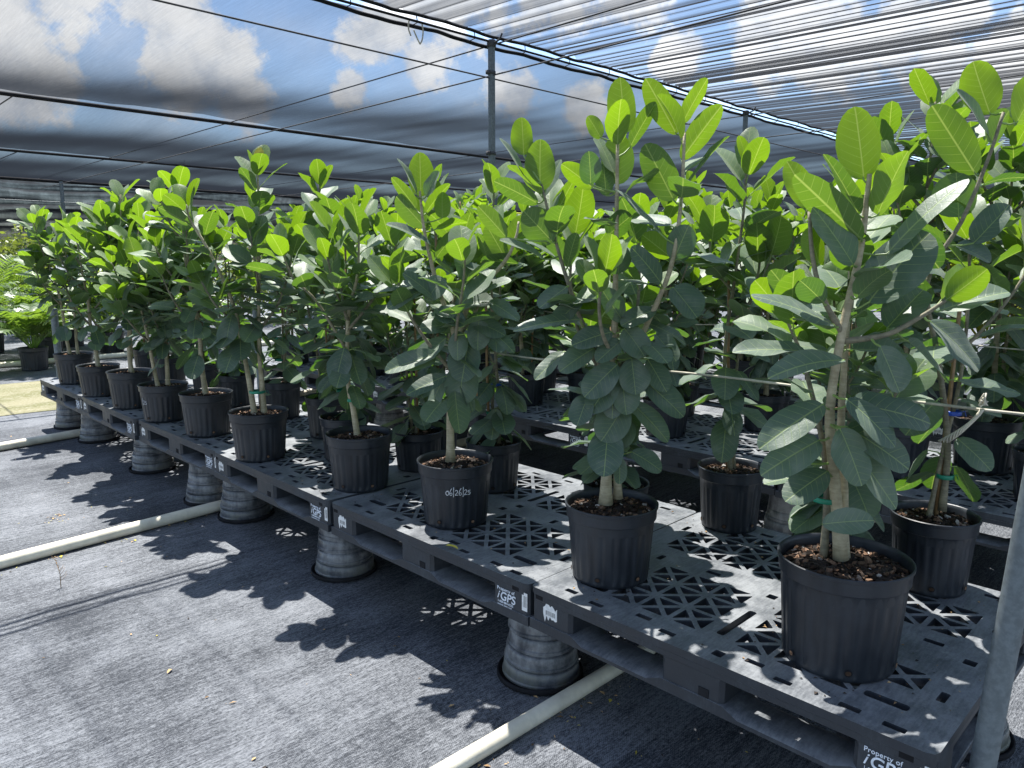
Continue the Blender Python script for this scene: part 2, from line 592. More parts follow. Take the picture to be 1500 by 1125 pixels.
def mat_palm(name, a, b, t):
    m = Mats(name)
    g = m.n('ShaderNodeNewGeometry')
    m.set(Base_Color=m.mix(g.outputs['Random Per Island'], a, b), Roughness=.4)
    m.bsdf.inputs['Specular IOR Level'].default_value = .6
    tr = m.n('ShaderNodeBsdfTranslucent')
    tr.inputs['Color'].default_value = (*t, 1)
    ms = m.n('ShaderNodeMixShader')
    ms.inputs[0].default_value = .35
    m.L.new(m.bsdf.outputs[0], ms.inputs[1])
    m.L.new(tr.outputs[0], ms.inputs[2])
    m.L.new(ms.outputs[0], m.out.inputs['Surface'])
    return m
PALM = mat_palm('palm_leaf', (.05, .105, .032), (.13, .19, .07), (.26, .42, .035))
PALM_Y = mat_palm('yellowing_palm_leaf', (.20, .24, .03), (.33, .35, .04), (.55, .58, .03))
BUSH = mat_palm('shrub_leaf', (.05, .09, .02), (.16, .19, .06), (.28, .36, .04))

# ------------------------------------------------------------------ setting: ground
def ground():
    g = MB()
    g.add([(-400, -400, 0), (400, -400, 0), (400, 400, 0), (-400, 400, 0)], [(0, 1, 2, 3)])
    tag(g.build('ground', GROUND), kind='structure')
    # strip of sandy grass running across the end of the rows
    rng = random.Random(4)
    d = MB()
    V, F = [], []
    xs = np.linspace(-14, 3.4, 60)
    for i, x in enumerate(xs):
        e0, e1 = 8.28 + .05 * rng.random(), 10.45 + .05 * rng.random()
        for j in range(7):
            t = j / 6
            V.append((x, e0 + (e1 - e0) * t, .005 + .035 * math.sin(math.pi * t) * (.6 + .4 * rng.random())))
    for i in range(len(xs) - 1):
        for j in range(6):
            a = i * 7 + j
            F.append((a, a + 7, a + 8, a + 1))
    d.add(V, F)
    tag(d.build('grass_path', DIRT), kind='structure')
ground()

# ------------------------------------------------------------------ shade house
ROOF = DECK + 2.715
def sheet(name, v0, v1, u0, u1, nv, nu, zf, m, label, th=None):
    b = MB()
    V, F = [], []
    for i in range(nv + 1):
        for j in range(nu + 1):
            v = v0 + (v1 - v0) * i / nv
            u = u0 + (u1 - u0) * j / nu
            V.append((v, u, zf(v, u)))
    for i in range(nv):
        for j in range(nu):
            a = i * (nu + 1) + j
            F.append((a, a + nu + 1, a + nu + 2, a + 1))
    b.add(V, F)
    return tag(b.build(name, m), label, 'shade cloth', 'sheets of the shade roof')
prng = random.Random(12)
PLEATS = []
v = -6.0
while v < 36:
    dens = .5 + .5 * math.sin(v * 1.1 + 1.0) + .35 * math.sin(v * .37)
    v += prng.uniform(.04, .19) * (1.7 - dens * .9)
    PLEATS.append((v, prng.uniform(.010, .032), prng.uniform(.005, .030) * (.3 + dens), prng.uniform(-.02, .02)))
PV = np.array([p[0] for p in PLEATS])
def near_z(v, u):
    z = ROOF + .03 - .10 * math.sin(math.pi * (u + 6) / 10.5)
    i0, i1 = np.searchsorted(PV, v - .25), np.searchsorted(PV, v + .25)
    for p in PLEATS[i0:i1]:
        x = (v - p[0] - p[3] * (4.5 - u) * .25) / p[1]
        z += p[2] * math.exp(-x * x)
    return z
sheet('shade_cloth', -6, 36, -7, 4.525, 2600, 8, near_z, CLOTH_NEAR, 'black shade cloth gathered into many long pleats, bright sky between its folds')
def far_z(k, s):
    def f(v, u):
        t = (u - (4.61 + 4.56 * k)) / 4.54
        return ROOF - .02 - .06 * math.sin(math.pi * min(max(t, 0), 1)) + .012 * math.sin(v * 2.1) + .006 * math.sin(v * 9.3 + u) - .018 * math.sin(u * 1.7 + v * .6)
    return f
names = ['smooth dark shade cloth stretched beyond the cable on the two grey posts', 'shade cloth bay behind the first sagging cross cable', 'farthest bay of shade cloth in front of the dark end curtain']
for k in range(3):
    sheet('shade_cloth', -8, 30, (4.61 + 4.56 * k) if k else 4.565, (9.17 + 4.56 * k) if k < 2 else 18.66, 150, 30, far_z(k, k), CLOTH_FAR, names[k])

def curtain(name, pts, z0, z1, label, seed):
    """Hanging dark curtain with slack horizontal folds."""
    rng = random.Random(seed)
    folds = [(rng.uniform(z0, z1), rng.uniform(.03, .09), rng.uniform(.05, .28), rng.uniform(0, 6)) for _ in range(12)]
    b = MB()
    (xa, ya), (xb, yb) = pts
    n, mz = 110, 46
    d = Vector((xb - xa, yb - ya, 0)).normalized()
    nrm_ = Vector((-d.y, d.x, 0))
    V, F = [], []
    for i in range(n + 1):
        t = i / n
        for j in range(mz + 1):
            z = z1 + (z0 - z1) * j / mz
            off = 0
            for fz, fwid, fa, ph in folds:
                x = (z - fz - .10 * math.sin(t * 22 + ph) - .05 * math.sin(t * 61 + ph)) / fwid
                off += fa * math.exp(-x * x)
            V.append((xa + (xb - xa) * t + nrm_.x * off, ya + (yb - ya) * t + nrm_.y * off, z + .04 * math.sin(t * 30)))
    for i in range(n):
        for j in range(mz):
            a = i * (mz + 1) + j
            F.append((a, a + mz + 1, a + mz + 2, a + 1))
    b.add(V, F)
    return tag(b.build(name, CURTAIN), label, 'curtain', 'shade house curtains')
curtain('shade_curtain', ((-10, 18.5), (28, 18.5)), 1.40, ROOF + .06, 'dark end curtain hanging in slack horizontal folds beyond the thin far post', 3)
curtain('shade_curtain', ((23, -8), (23, 18.4)), .35, ROOF - .05, 'dark side curtain with torn bright lines behind the plant tops', 8)

def post(u, v, z1, r, label, lean=(0, 0), z0=-.02, group=None, collar=True, name='steel_post', bands=()):
    t = empty(name, (v, u, 0))
    b = MB()
    n = 10
    b.tube([(lean[0] * z, lean[1] * z, z) for z in np.linspace(z0, z1, n)], r, 20)
    b.build('pole', STEEL, t, sharp=50)
    if collar:
        c = MB()
        c.lathe([(r + .001, z1 - .05), (r + .008, z1 - .05), (r + .008, z1), (r + .001, z1 + .004)], 20, c=(lean[0] * z1, lean[1] * z1, 0))
        c.tube([(0, 0, z1 - .03), (0, -.09, z1 - .01), (0, -.12, z1 + .03)], .008, 6)
        c.build('cable_clamp', WIRE, t)
    for bz in bands:
        c = MB()
        c.lathe([(r + .001, bz - .012), (r + .005, bz - .012), (r + .005, bz + .012), (r + .001, bz + .012)], 20, c=(lean[0] * bz, lean[1] * bz, 0))
        c.box((lean[0] * bz - r - .012, lean[1] * bz, bz), (.02, .03, .03))
        c.build('wire_ring', WIRE, t)
    return tag(t, label, 'post', group)
post(4.54, 4.25, ROOF, .028, 'tall grey steel post standing behind the tallest leaves, holding two wire rings', bands=(ROOF - .24, ROOF - .85))
post(4.54, 8.25, ROOF, .028, 'second tall steel post farther along the cable beyond the bushy ficus', bands=(ROOF - .27,))
post(13.66, 5.40, ROOF - .02, .03, 'faint far post hanging in the dark cloth above the twin-trunk ficus')
post(18.1, 4.63, ROOF - .02, .036, 'thin far post in front of the dark end curtain')
post(.351, 1.750, 2.4, .025, 'thick grey pipe post at the near corner of the closest pallet', lean=(.0, -.056), collar=False)
post(4.0, 1.95, DECK + .78, .020, 'short grey pipe stake beside the tall twin-trunk ficus', collar=False, lean=(.0, .03))
post(7.62, 1.80, DECK + .60, .030, 'short grey pipe stake at the far end of the pallet row', collar=False, lean=(0, .02))

def cable(name, pts, r, label, m=CABLE, sag=0.0, group='cables under the shade roof', n=40):
    a, c = Vector(pts[0]), Vector(pts[1])
    b = MB()
    P = []
    for i in range(n + 1):
        t = i / n
        P.append(a + (c - a) * t - Vector((0, 0, sag * 4 * t * (1 - t))))
    b.tube(P, r, 6)
    return tag(b.build(name, m), label, 'cable', group)
# the ridge: two scalloped hems laced to the cable
def hem(u, z, amp, ph, r, label):
    b = MB()
    P = []
    rng = random.Random(int(ph * 10))
    for i in range(900):
        v = -6 + 36 * i / 899
        seg = (v * 1.05 + ph) % 1.0
        P.append((v, u + amp * math.sin(math.pi * seg) * (1 if ph < .5 else -1) + .004 * math.sin(v * 23), z + amp * .9 * abs(math.sin(math.pi * seg)) * (1 if ph > .4 else -.5)))
    b.tube(P, r, 6)
    return tag(b.build('cloth_hem', CABLE), label, 'cable', 'cables under the shade roof')
hem(4.525, ROOF + .02, .012, .55, .012, 'scalloped black hem of the pleated cloth, with white sky under it')
hem(4.57, ROOF - .03, .02, .1, .014, 'straight black hem of the smooth cloth running along the post tops')
cable('ridge_cable', ((-6, 4.54, ROOF - .01), (30, 4.54, ROOF - .01)), .009, 'taut ridge cable between the two cloth hems')
lace = MB()
lace.tube([(0, -.02, .03), (.03, 0, -.015), (.01, .035, -.03)], .004, 5)
lace0 = tag(lace.build('cloth_tie', WIRE), 'short wire tie lacing the cloth hems to the ridge cable', 'wire tie', 'wire ties along the ridge cable')
for i in range(17):
    o = lace0 if i == 0 else copy_tree(lace0)
    o.location = (2.4 + .55 * i, 4.54, ROOF)
cable('support_wire', ((-6, 4.54, ROOF - .24), (30, 4.54, ROOF - .24)), .006, 'thin wire running below the ridge through the posts', WIRE, .05)
cable('support_wire', ((4.25, -6, ROOF - .24), (4.25, 18.2, ROOF - .24)), .006, 'thin wire along the row through the ring of the tall near post', WIRE, .02)
cable('support_wire', ((4.25, -6, ROOF - .03), (4.25, 18.2, ROOF - .04)), .006, 'thin wire along the row at the top of the tall near post', WIRE)
cable('support_wire', ((8.25, -6, ROOF - .05), (8.25, 18.2, ROOF - .05)), .006, 'thin wire along the row at the top of the second post', WIRE)
cable('support_wire', ((8.25, -6, ROOF - .3), (8.25, 18.2, ROOF - .3)), .006, 'thin wire along the row through the ring of the second post', WIRE, .02)
cable('support_wire', ((2.0, 9.2, ROOF - .05), (2.0, 18.2, ROOF - .05)), .007, 'thin wire along the row under the far cloth bays', WIRE)
cable('support_wire', ((3.0, 13.7, ROOF - .04), (3.0, 18.2, ROOF - .04)), .008, 'thin wire under the farthest cloth bay', WIRE)
cable('cross_cable', ((-8, 9.16, ROOF - .01), (30, 9.16, ROOF - .015)), .022, 'thick dark cross cable sagging under the first cloth seam', CABLE, .05)
cable('cross_cable', ((-8, 13.72, ROOF - .01), (30, 13.72, ROOF - .015)), .022, 'dark cross cable under the second cloth seam', CABLE, .05)
cable('cross_cable', ((-8, 18.26, ROOF - .02), (30, 18.26, ROOF - .02)), .035, 'last dark cross cable above the end curtain', CABLE, .05)
cable('support_wire', ((-10, 18.0, ROOF - .50), (28, 18.0, ROOF - .50)), .008, 'pale wire stretched across the end curtain', STEEL)
b = MB()
for pts in ([(3.46, 4.55, ROOF - .01), (3.455, 4.55, ROOF - .07), (3.475, 4.55, ROOF - .115)],
            [(3.50, 4.55, ROOF - .07), (3.53, 4.55, ROOF - .12), (3.555, 4.55, ROOF - .155)],
            [(3.575, 4.55, ROOF - .01), (3.585, 4.55, ROOF - .06), (3.575, 4.55, ROOF - .12), (3.555, 4.55, ROOF - .155)]):
    b.tube(smooth_path(pts, 6), .0055, 5)
tag(b.build('hanging_strap', TWINE), 'pale loop of strap dangling from the ridge cable near the tall post', 'strap')

# ------------------------------------------------------------------ pallets
PL, PW, PH = 1.184, 1.016, 0.142      # length along the row (y), depth (x), height
def curve_deck():
    cu = bpy.data.curves.new('deck', 'CURVE')
    cu.dimensions = '2D'
    cu.fill_mode = 'BOTH'
    cu.extrude = .011
    def poly(P, cut=.0):
        if cut:
            Q = []
            n = len(P)
            for i in range(n):
                p, a, c = Vector(P[i]), Vector(P[i - 1]), Vector(P[(i + 1) % n])
                da, dc = (a - p), (c - p)
                k = min(cut, da.length * .3, dc.length * .3)
                q0, q1 = p + da.normalized() * k, p + dc.normalized() * k
                Q.append(q0)
                Q.append((q0 + q1) * .5 + (p - (q0 + q1) * .5) * .42)
                Q.append(q1)
            P = Q
        s = cu.splines.new('POLY')
        s.points.add(len(P) - 1)
        for pt, p in zip(s.points, P):
            pt.co = (p[0], p[1], 0, 1)
        s.use_cyclic_u = True
    poly([(0, 0), (PW, 0), (PW, PL), (0, PL)], .022)
    def rect(x0, x1, y0, y1, cut=.008):
        poly([(x0, y0), (x1, y0), (x1, y1), (x0, y1)], cut)
    h = .0075                                    # half a rib
    def window(x0, y0, nx, ny, pitch, skip=()):
        for i in range(nx):
            for j in range(ny):
                if (i, j) in skip:
                    continue
                cx_, cy_ = x0 + (i + .5) * pitch, y0 + (j + .5) * pitch
                a, q = pitch / 2 - h, h * 1.45
                for k in range(4):
                    co, si = (1, 0, -1, 0)[k], (0, 1, 0, -1)[k]
                    tri = [(q, 0), (a, a - q), (a, -(a - q))]
                    poly([(cx_ + co * x - si * y, cy_ + si * x + co * y) for x, y in tri], .005)
    p = .112
    for sx in (0, 1):
        for sy in (0, 1):
            x0 = .115 if sx == 0 else PW - .095 - 3 * p
            y0 = .10 if sy == 0 else PL - .10 - 4 * p
            sk = ((0, 0 if sy == 0 else 3), (2, 0 if sy == 0 else 3)) if sx == 0 else ((2, 0 if sy == 0 else 3),)
            window(x0, y0, 3, 4, p, sk)
            # hand slots beside each window
            if sx == 0:
                rect(x0 + .012, x0 + .040, y0 + (.0 if sy == 0 else 3.1 * p), y0 + (.9 * p if sy == 0 else 4 * p), .01)
            if sy == 0:
                rect(x0 + .03, x0 + 2.0 * p, y0 + 4.28 * p, y0 + 4.50 * p, .009)
    # small drainage and key slots
    rs = random.Random(5)
    for x, y, a, c in ((.045, .10, .020, .05), (.05, .20, .02, .05), (.045, .36, .018, .045), (.075, .45, .02, .05), (.05, .54, .03, .03), (.05, .70, .02, .05), (.08, .80, .02, .05), (.045, .95, .018, .05), (.06, 1.06, .02, .045),
                       (.47, .06, .03, .03), (.52, .16, .02, .05), (.50, .34, .04, .022), (.47, .60, .03, .03), (.54, .57, .03, .03), (.50, .82, .02, .05), (.49, 1.02, .04, .02), (.53, 1.11, .03, .03),
                       (.955, .12, .02, .05), (.965, .30, .02, .05), (.95, .47, .02, .04), (.96, .66, .02, .05), (.95, .86, .02, .05), (.965, 1.04, .02, .05),
                       (.25, .06, .05, .02), (.33, 1.12, .05, .02), (.72, .055, .05, .02), (.80, 1.115, .05, .02)):
        rect(x - a / 2, x + a / 2, y - c / 2, y + c / 2, .003)
    ob = bpy.data.objects.new('deck', cu)
    COL.objects.link(ob)
    dg = bpy.context.evaluated_depsgraph_get()
    dg.update()
    me = bpy.data.meshes.new_from_object(ob.evaluated_get(dg))
    bpy.data.objects.remove(ob)
    bpy.data.curves.remove(cu)
    me.materials.clear()
    me.materials.append(PALLET.m)
    for v_ in me.vertices:
        v_.co.z -= .011
    me.name = 'deck'
    return me
DECK_MESH = curve_deck()

def text_mesh(s, size, bold=0.0, shear=0.0, space=1.0):
    cu = bpy.data.curves.new('lettering', 'FONT')
    cu.body = s
    cu.size = size
    cu.offset = bold
    cu.shear = shear
    cu.space_character = space
    cu.extrude = .0006
    ob = bpy.data.objects.new('lettering', cu)
    COL.objects.link(ob)
    dg = bpy.context.evaluated_depsgraph_get()
    dg.update()
    me = bpy.data.meshes.new_from_object(ob.evaluated_get(dg))
    bpy.data.objects.remove(ob)
    me.materials.clear()
    me.materials.append(WHITE.m)
    return me
FACE = Matrix(((0, 0, -1), (-1, 0, 0), (0, 1, 0)))      # text x -> -y, text y -> z, normal -> -x
def make_pallet():
    t = empty('plastic_pallet')
    d = bpy.data.objects.new('deck', DECK_MESH)
    COL.objects.link(d)
    d.parent = t
    d.location = (0, 0, PH)
    # rim under the deck
    b = MB()
    for x0, x1, y0, y1 in ((.002, .022, .02, PL - .02), (PW - .022, PW - .002, .02, PL - .02), (.03, PW - .03, .002, .022), (.03, PW - .03, PL - .022, PL - .002)):
        b.bbox(x0, x1, y0, y1, PH - .042, PH - .0225, .003)
    for x in (.505,):
        b.bbox(x - .012, x + .012, .03, PL - .03, PH - .038, PH - .0225, .002)
    for y in (PL / 2,):
        b.bbox(.03, PW - .03, y - .012, y + .012, PH - .0375, PH - .0228, .002)
    b.build('deck_rim', PALLET, t, sharp=40)
    xs = ((.004, .150), (PW / 2 - .07, PW / 2 + .07), (PW - .150, PW - .004))
    ys = ((.004, .170), (PL / 2 - .095, PL / 2 + .095), (PL - .170, PL - .004))
    for i, (x0, x1) in enumerate(xs):
        for j, (y0, y1) in enumerate(ys):
            c = MB()
            # a block flares where it meets the deck
            def ring(z, e, ch):
                X0, X1, Y0, Y1 = x0 - (0 if i == 0 else e), x1 + (0 if i == 2 else e), y0 - (0 if j == 0 else e), y1 + (0 if j == 2 else e)
                return [(X0 + ch, Y0, z), (X1 - ch, Y0, z), (X1, Y0 + ch, z), (X1, Y1 - ch, z), (X1 - ch, Y1, z), (X0 + ch, Y1, z), (X0, Y1 - ch, z), (X0, Y0 + ch, z)]
            rs = ring(.030, .0, .012) + ring(.092, .0, .012) + ring(.108, .006, .012) + ring(PH - .0228, .022, .012)
            F = [tuple(range(7, -1, -1)), tuple(range(24, 32))]
            for k in range(3):
                for q in range(8):
                    r_ = (q + 1) % 8
                    F.append((k * 8 + q, k * 8 + r_, k * 8 + 8 + r_, k * 8 + 8 + q))
            c.add(rs, F)
            if i == 0:                                   # raised box, its black colour standing for shade in a front pocket
                yy = y0 + .055 if j < 2 else y1 - .035
                c.box((.0035, yy, .112 if j != 1 else .046), (.004, .030, .014 if j != 1 else .024), 1)
            c.build('block', [PALLET, CABLE], t, sharp=35)
    # bottom skids with sloped shoulders between the blocks
    def skid(x0, x1, y0, y1, along):
        c = MB()
        e = .016
        if along == 'y':
            V = []
            stops = [(y0, .032, 0), (ys[0][1] + .0, .032, 0), (ys[0][1] + .045, .020, e), (ys[1][0] - .045, .020, e), (ys[1][0], .032, 0), (ys[1][1], .032, 0), (ys[1][1] + .045, .020, e), (ys[2][0] - .045, .020, e), (ys[2][0], .032, 0), (y1, .032, 0)]
            for y, z, s in stops:
                V += [(x0, y, 0), (x0, y, z - s * .55), (x0 + .004 + s, y, z), (x1 - .004 - s, y, z), (x1, y, z - s * .55), (x1, y, 0)]
        else:
            V = []
            stops = [(x0, .0315, 0), (xs[0][1], .0315, 0), (xs[0][1] + .04, .019, e), (xs[1][0] - .04, .019, e), (xs[1][0], .0315, 0), (xs[1][1], .0315, 0), (xs[1][1] + .04, .019, e), (xs[2][0] - .04, .019, e), (xs[2][0], .0315, 0), (x1, .0315, 0)]
            for x, z, s in stops:
                V += [(x, y0, .0005), (x, y0, z - s * .55), (x, y0 + .004 + s, z), (x, y1 - .004 - s, z), (x, y1, z - s * .55), (x, y1, .0005)]
        F = []
        n = len(V) // 6
        for k in range(n - 1):
            for q in range(6):
                r_ = (q + 1) % 6
                F.append((k * 6 + q, k * 6 + 6 + q, k * 6 + 6 + r_, k * 6 + r_) if along == 'y' else (k * 6 + q, k * 6 + r_, k * 6 + 6 + r_, k * 6 + 6 + q))
        F += [tuple(range(6)), tuple((n - 1) * 6 + q for q in range(5, -1, -1))]
        c.add(V, F)
        c.build('skid', PALLET, t, sharp=30)
    skid(.000, .125, .0, PL, 'y')
    skid(PW / 2 - .06, PW / 2 + .06, .0, PL, 'y')
    skid(PW - .125, PW, .0, PL, 'y')
    skid(.128, PW / 2 - .062, .006, .12, 'x') if False else None
    for y0, y1 in ((.006, .12), (PL / 2 - .06, PL / 2 + .06), (PL - .12, PL - .006)):
        c = MB()
        for x0, x1 in ((.127, PW / 2 - .062), (PW / 2 + .062, PW - .127)):
            c.bbox(x0, x1, y0, y1, .001, .019, .004)
        c.build('skid', PALLET, t, sharp=30)
    # printing near one end
    for s, size, dy, z, bo, sp in (('Property of', .0165, .146, .085, .0001, 1.05), ('GPS', .042, .132, .0520, .0005, 1.0), ('1-800-884-0225', .0115, .144, .0405, .0, 1.0), ('www.igps.net', .0125, .144, .0300, .0, 1.0)):
        o = bpy.data.objects.new('lettering', text_mesh(s, size, bo, .12 if size > .04 else 0, sp))
        COL.objects.link(o)
        o.parent = t
        o.matrix_local = Matrix.Translation((.0022, dy, z)) @ FACE.to_4x4()
    o = bpy.data.objects.new('lettering', text_mesh('i', .040, .0002, .35))
    COL.objects.link(o)
    o.parent = t
    o.matrix_local = Matrix.Translation((.0022, .147, .054)) @ FACE.to_4x4()
    def sticker(y, z, w, h, seed, torn):
        rng = random.Random(seed)
        c = MB()
        n = 9
        up, lo = [], []
        for k in range(n):
            y_ = y - w / 2 + w * k / (n - 1)
            up.append((.0028, y_, z + h / 2 - (rng.uniform(0, h * .30) if torn else 0)))
            lo.append((.0028, y_, z - h / 2 + (rng.uniform(0, h * .45) if torn else 0)))
        V = up + lo
        c.add(V, [(k, k + 1, n + k + 1, n + k) for k in range(n - 1)], 0)
        c.add([(p[0] + .0009, p[1], p[2]) for p in V], [(k, n + k, n + k + 1, k + 1) for k in range(n - 1)], 0)
        q = y - w * .36
        while q < y + w * .30:
            bw = rng.uniform(.0008, .0024)
            c.box((.0026, q + bw / 2, z + h * (.02 if not torn else .0)), (.0003, bw, h * (.62 if not torn else .22)), 1)
            q += bw + rng.uniform(.0015, .004)
        c.build('sticker', [LABEL, BAR], t, smooth=False)
    sticker(.0185, .078, .024, .062, 3, False)
    sticker(PL - .085, .072, .058, .068, 11, True)
    return t

PU = [.388 + 1.192 * k for k in range(6)]            # where each pallet of the front row starts
V0 = 1.63                                          # front edge of the front row
pal0 = make_pallet()
pal_words = ['front-row pallet at the post, carrying the widest pot', 'front-row pallet carrying the pot dated 06/26/25', 'front-row pallet under the tall twin-trunk ficus and its neighbour', 'fourth front-row pallet from the post, by a pipe stake', 'fifth front-row pallet from the post', 'last front-row pallet at the sandy grass end']
jit = [(0, 0), (.0, .0), (-.012, .006), (.01, -.004), (-.02, .0), (-.01, .0)]
for k in range(6):
    o = pal0 if k == 0 else copy_tree(pal0)
    o.location = (V0 + jit[k][0], PU[k] + jit[k][1], DECK - PH - (.004 * (k % 2)))
    o.rotation_euler = (0, 0, R((0, .25, -.4, .5, -.3, .4)[k]))
    tag(o, 'black pallet with cut-out deck, ' + pal_words[k], 'pallet', 'front row of pallets')
V1 = 3.46
ordn = ['first', 'second', 'third', 'fourth', 'fifth', 'sixth', 'seventh', 'eighth', 'ninth', 'tenth', 'eleventh', 'twelfth', 'thirteenth', 'fourteenth', 'fifteenth']
for k in range(7):
    o = copy_tree(pal0)
    o.location = (V1 + .012 * (k % 3), -.72 + 1.19 * k, DECK - PH - .003 * (k % 2))
    o.rotation_euler = (0, 0, R((.3, -.3, .2)[k % 3]))
    tag(o, 'black pallet behind the dark gap, %s of the second row counted from the post end' % ordn[k], 'pallet', 'second row of pallets')
for k in range(6):
    o = copy_tree(pal0)
    o.location = (5.3 + .01 * (k % 3), .35 + 1.19 * k, DECK - PH)
    tag(o, 'black pallet of the third row hidden under foliage, %s from the post end' % ordn[k], 'pallet', 'third row of pallets')

# ------------------------------------------------------------------ stacks of upturned pots that carry the pallets
def upturned_pot(rim, base, h, seg=40):
    b = MB()
    rim_h = .052
    pr = [(rim - .006, .004), (rim + .002, .0), (rim + .0055, .003), (rim + .0055, .010), (rim + .001, .014), (rim + .001, rim_h * .5), (rim - .001, rim_h - .004), (rim - .005, rim_h), (rim - .014, rim_h + .002)]
    for k in range(1, 7):
        t = k / 6
        pr.append((rim - .014 + (base - rim + .014) * t, rim_h + .002 + (h - rim_h - .004) * t))
    pr += [(base - .006, h), (base * .5, h + .001), (.002, h + .001)]
    b.lathe(pr, seg, 0, flute=lambda a, k: 1 - (.010 * max(0, math.cos(11 * a)) ** 6 if 8 < k < 15 else 0))
    return b
pr_rng = random.Random(21)
STK = {}
def pot_mesh(k, n, h):
    if (k, n) not in STK:
        r = .134 - .0090 * k
        STK[k, n] = upturned_pot(r, r - .09 * h - .008, h).mesh('upturned_pot', STACK)
        STK[k, n].set_sharp_from_angle(angle=R(40))
    return STK[k, n]
tray = MB()
tray.lathe([(.0, .001), (.146, .0), (.153, .004), (.153, .019), (.148, .021), (.143, .010), (.0, .009)], 44)
TRAY = tray.mesh('saucer', CABLE)
def stack(u, v, words, n=4, group='stacks of upturned pots under the pallets'):
    top = DECK - PH - .004
    s = bpy.data.objects.new('black_saucer', TRAY)
    COL.objects.link(s)
    s.location = (v + pr_rng.uniform(-.006, .006), u + pr_rng.uniform(-.006, .006), .002)
    tag(s, 'black saucer under the pot stack ' + words, 'saucer', group)
    for k in range(n):
        o = bpy.data.objects.new('upturned_pot', pot_mesh(k, n, top - .0125 - .058 * k - .002 * (n - 1 - k)))
        COL.objects.link(o)
        o.location = (v + pr_rng.uniform(-.004, .004), u + pr_rng.uniform(-.004, .004), .0125 + .058 * k)
        o.rotation_euler = (R(pr_rng.uniform(-1.2, 1.2)), R(pr_rng.uniform(-1.2, 1.2)), pr_rng.uniform(0, 6))
        o['label'] = 'grey upturned pot, %s in the stack %s' % (('bottom', 'second', 'third', 'topmost')[k if n == 4 else min(k, 3)], words)
        o['category'] = 'pot'
        o['group'] = group
J = [PU[0] + 1.192 * k for k in range(7)]
stack(1.694, 1.815, 'under the closest pallet joint')
stack(2.97, 1.81, 'under the second pallet joint')
stack(4.035, 1.82, 'beside the middle white pipe, before the third joint')
stack(4.47, 1.80, 'just beyond the middle white pipe')
stack(5.43, 1.80, 'under the fourth pallet joint')
stack(6.655, 1.80, 'at the farthest white pipe')
stack(7.36, 1.80, 'at the far end by the grass')
stack(.56, 1.82, 'under the pallet corner at the grey post')
for k, (u, w) in enumerate(((.55, 'closest to the post'), (1.62, 'second from the post'), (2.85, 'third from the post'), (4.1, 'fourth from the post'))):
    stack(u, V0 + .86, 'under the dark back edge, ' + w, n=3)
for k, u in enumerate((.5, 1.66, 2.85, 4.04, 5.23)):
    stack(u, V1 + .22, 'under the second pallet row, %s from the post' % ordn[k], n=3)

# ------------------------------------------------------------------ pipes, twine
def pipe(u, va, vb, r, label, joints=(), tilt=0.0):
    t = empty('pvc_pipe', (va, u, r))
    b = MB()
    n = 24
    P = [((vb - va) * k / n, tilt * k / n + .006 * math.sin(k * .9), .002 * math.sin(k * .7)) for k in range(n + 1)]
    b.tube(P, r, 24)
    b.build('pipe', PVC, t)
    for j in joints:
        c = MB()
        x = j - va
        k = x / (vb - va)
        c.tube([(x - .05, tilt * k, 0), (x + .05, tilt * k, 0)], r + .004, 24)
        c.build('coupling', PVC, t, sharp=50)
    return tag(t, label, 'pipe', 'white irrigation pipes crossing under the pallets')
pipe(1.545, -.5, 7, .026, 'cream plastic pipe passing in front of the closest pot stack', tilt=-.15)
pipe(3.815, -3, 7, .031, 'cream plastic pipe between the two middle pot stacks', tilt=.86, joints=(-.9,))
pipe(6.04, -3, 7, .032, 'cream plastic pipe reaching the far pot stack', tilt=1.8)
pipe(12.15, -6, 9, .04, 'cream plastic pipe lying in front of the potted palms')
b = MB()
tw = []
for k in range(81):
    u = -1.0 + 8.6 * k / 80
    tw.append((2.35 + .01 * math.sin(u * 2), u, DECK + .632 - .035 * (1 - abs(math.cos(u * .85))) - .012 * math.sin(u * 3)))
b.tube(tw, .0042, 6)
tag(b.build('support_twine', TWINE), 'taut pale twine strung along the front row at stem height', 'twine')
b = MB()
tw = [(4.05, -1.0 + 8.6 * k / 60, DECK + .64 + .02 * math.sin(k * .4)) for k in range(61)]
b.tube(tw, .004, 6)
tag(b.build('support_twine', TWINE), 'pale twine strung along the second row of plants', 'twine')
kn = empty('frayed_twine_end', (2.345, .535, DECK + .636))
b = MB()
rk = random.Random(7)
for i in range(16):
    a = rk.uniform(0, 6.3)
    b.tube([(0, 0, -.004), (.011 * math.cos(a), .011 * math.sin(a), rk.uniform(-.010, .014)), (.006 * math.cos(a + 2), .006 * math.sin(a + 2), rk.uniform(.0, .030))], .0022, 5)
b.build('knot', TWINE, kn)
b = MB()
for i in range(9):
    ph = i * .7
    P = []
    for k in range(15):
        t = k / 14
        w_ = .004 + .014 * max(0, t - .35)
        P.append((w_ * math.cos(9 * t + ph) - .010 * t, .085 * t ** 1.2 + w_ * math.sin(9 * t + ph), -.015 - .125 * t + .02 * t * t))
    b.tube(P, .0022, 5)
b.build('frayed_tail', TWINE, kn)
tag(kn, 'knot of pale twine with a loose braided end hanging over a leaf', 'twine')

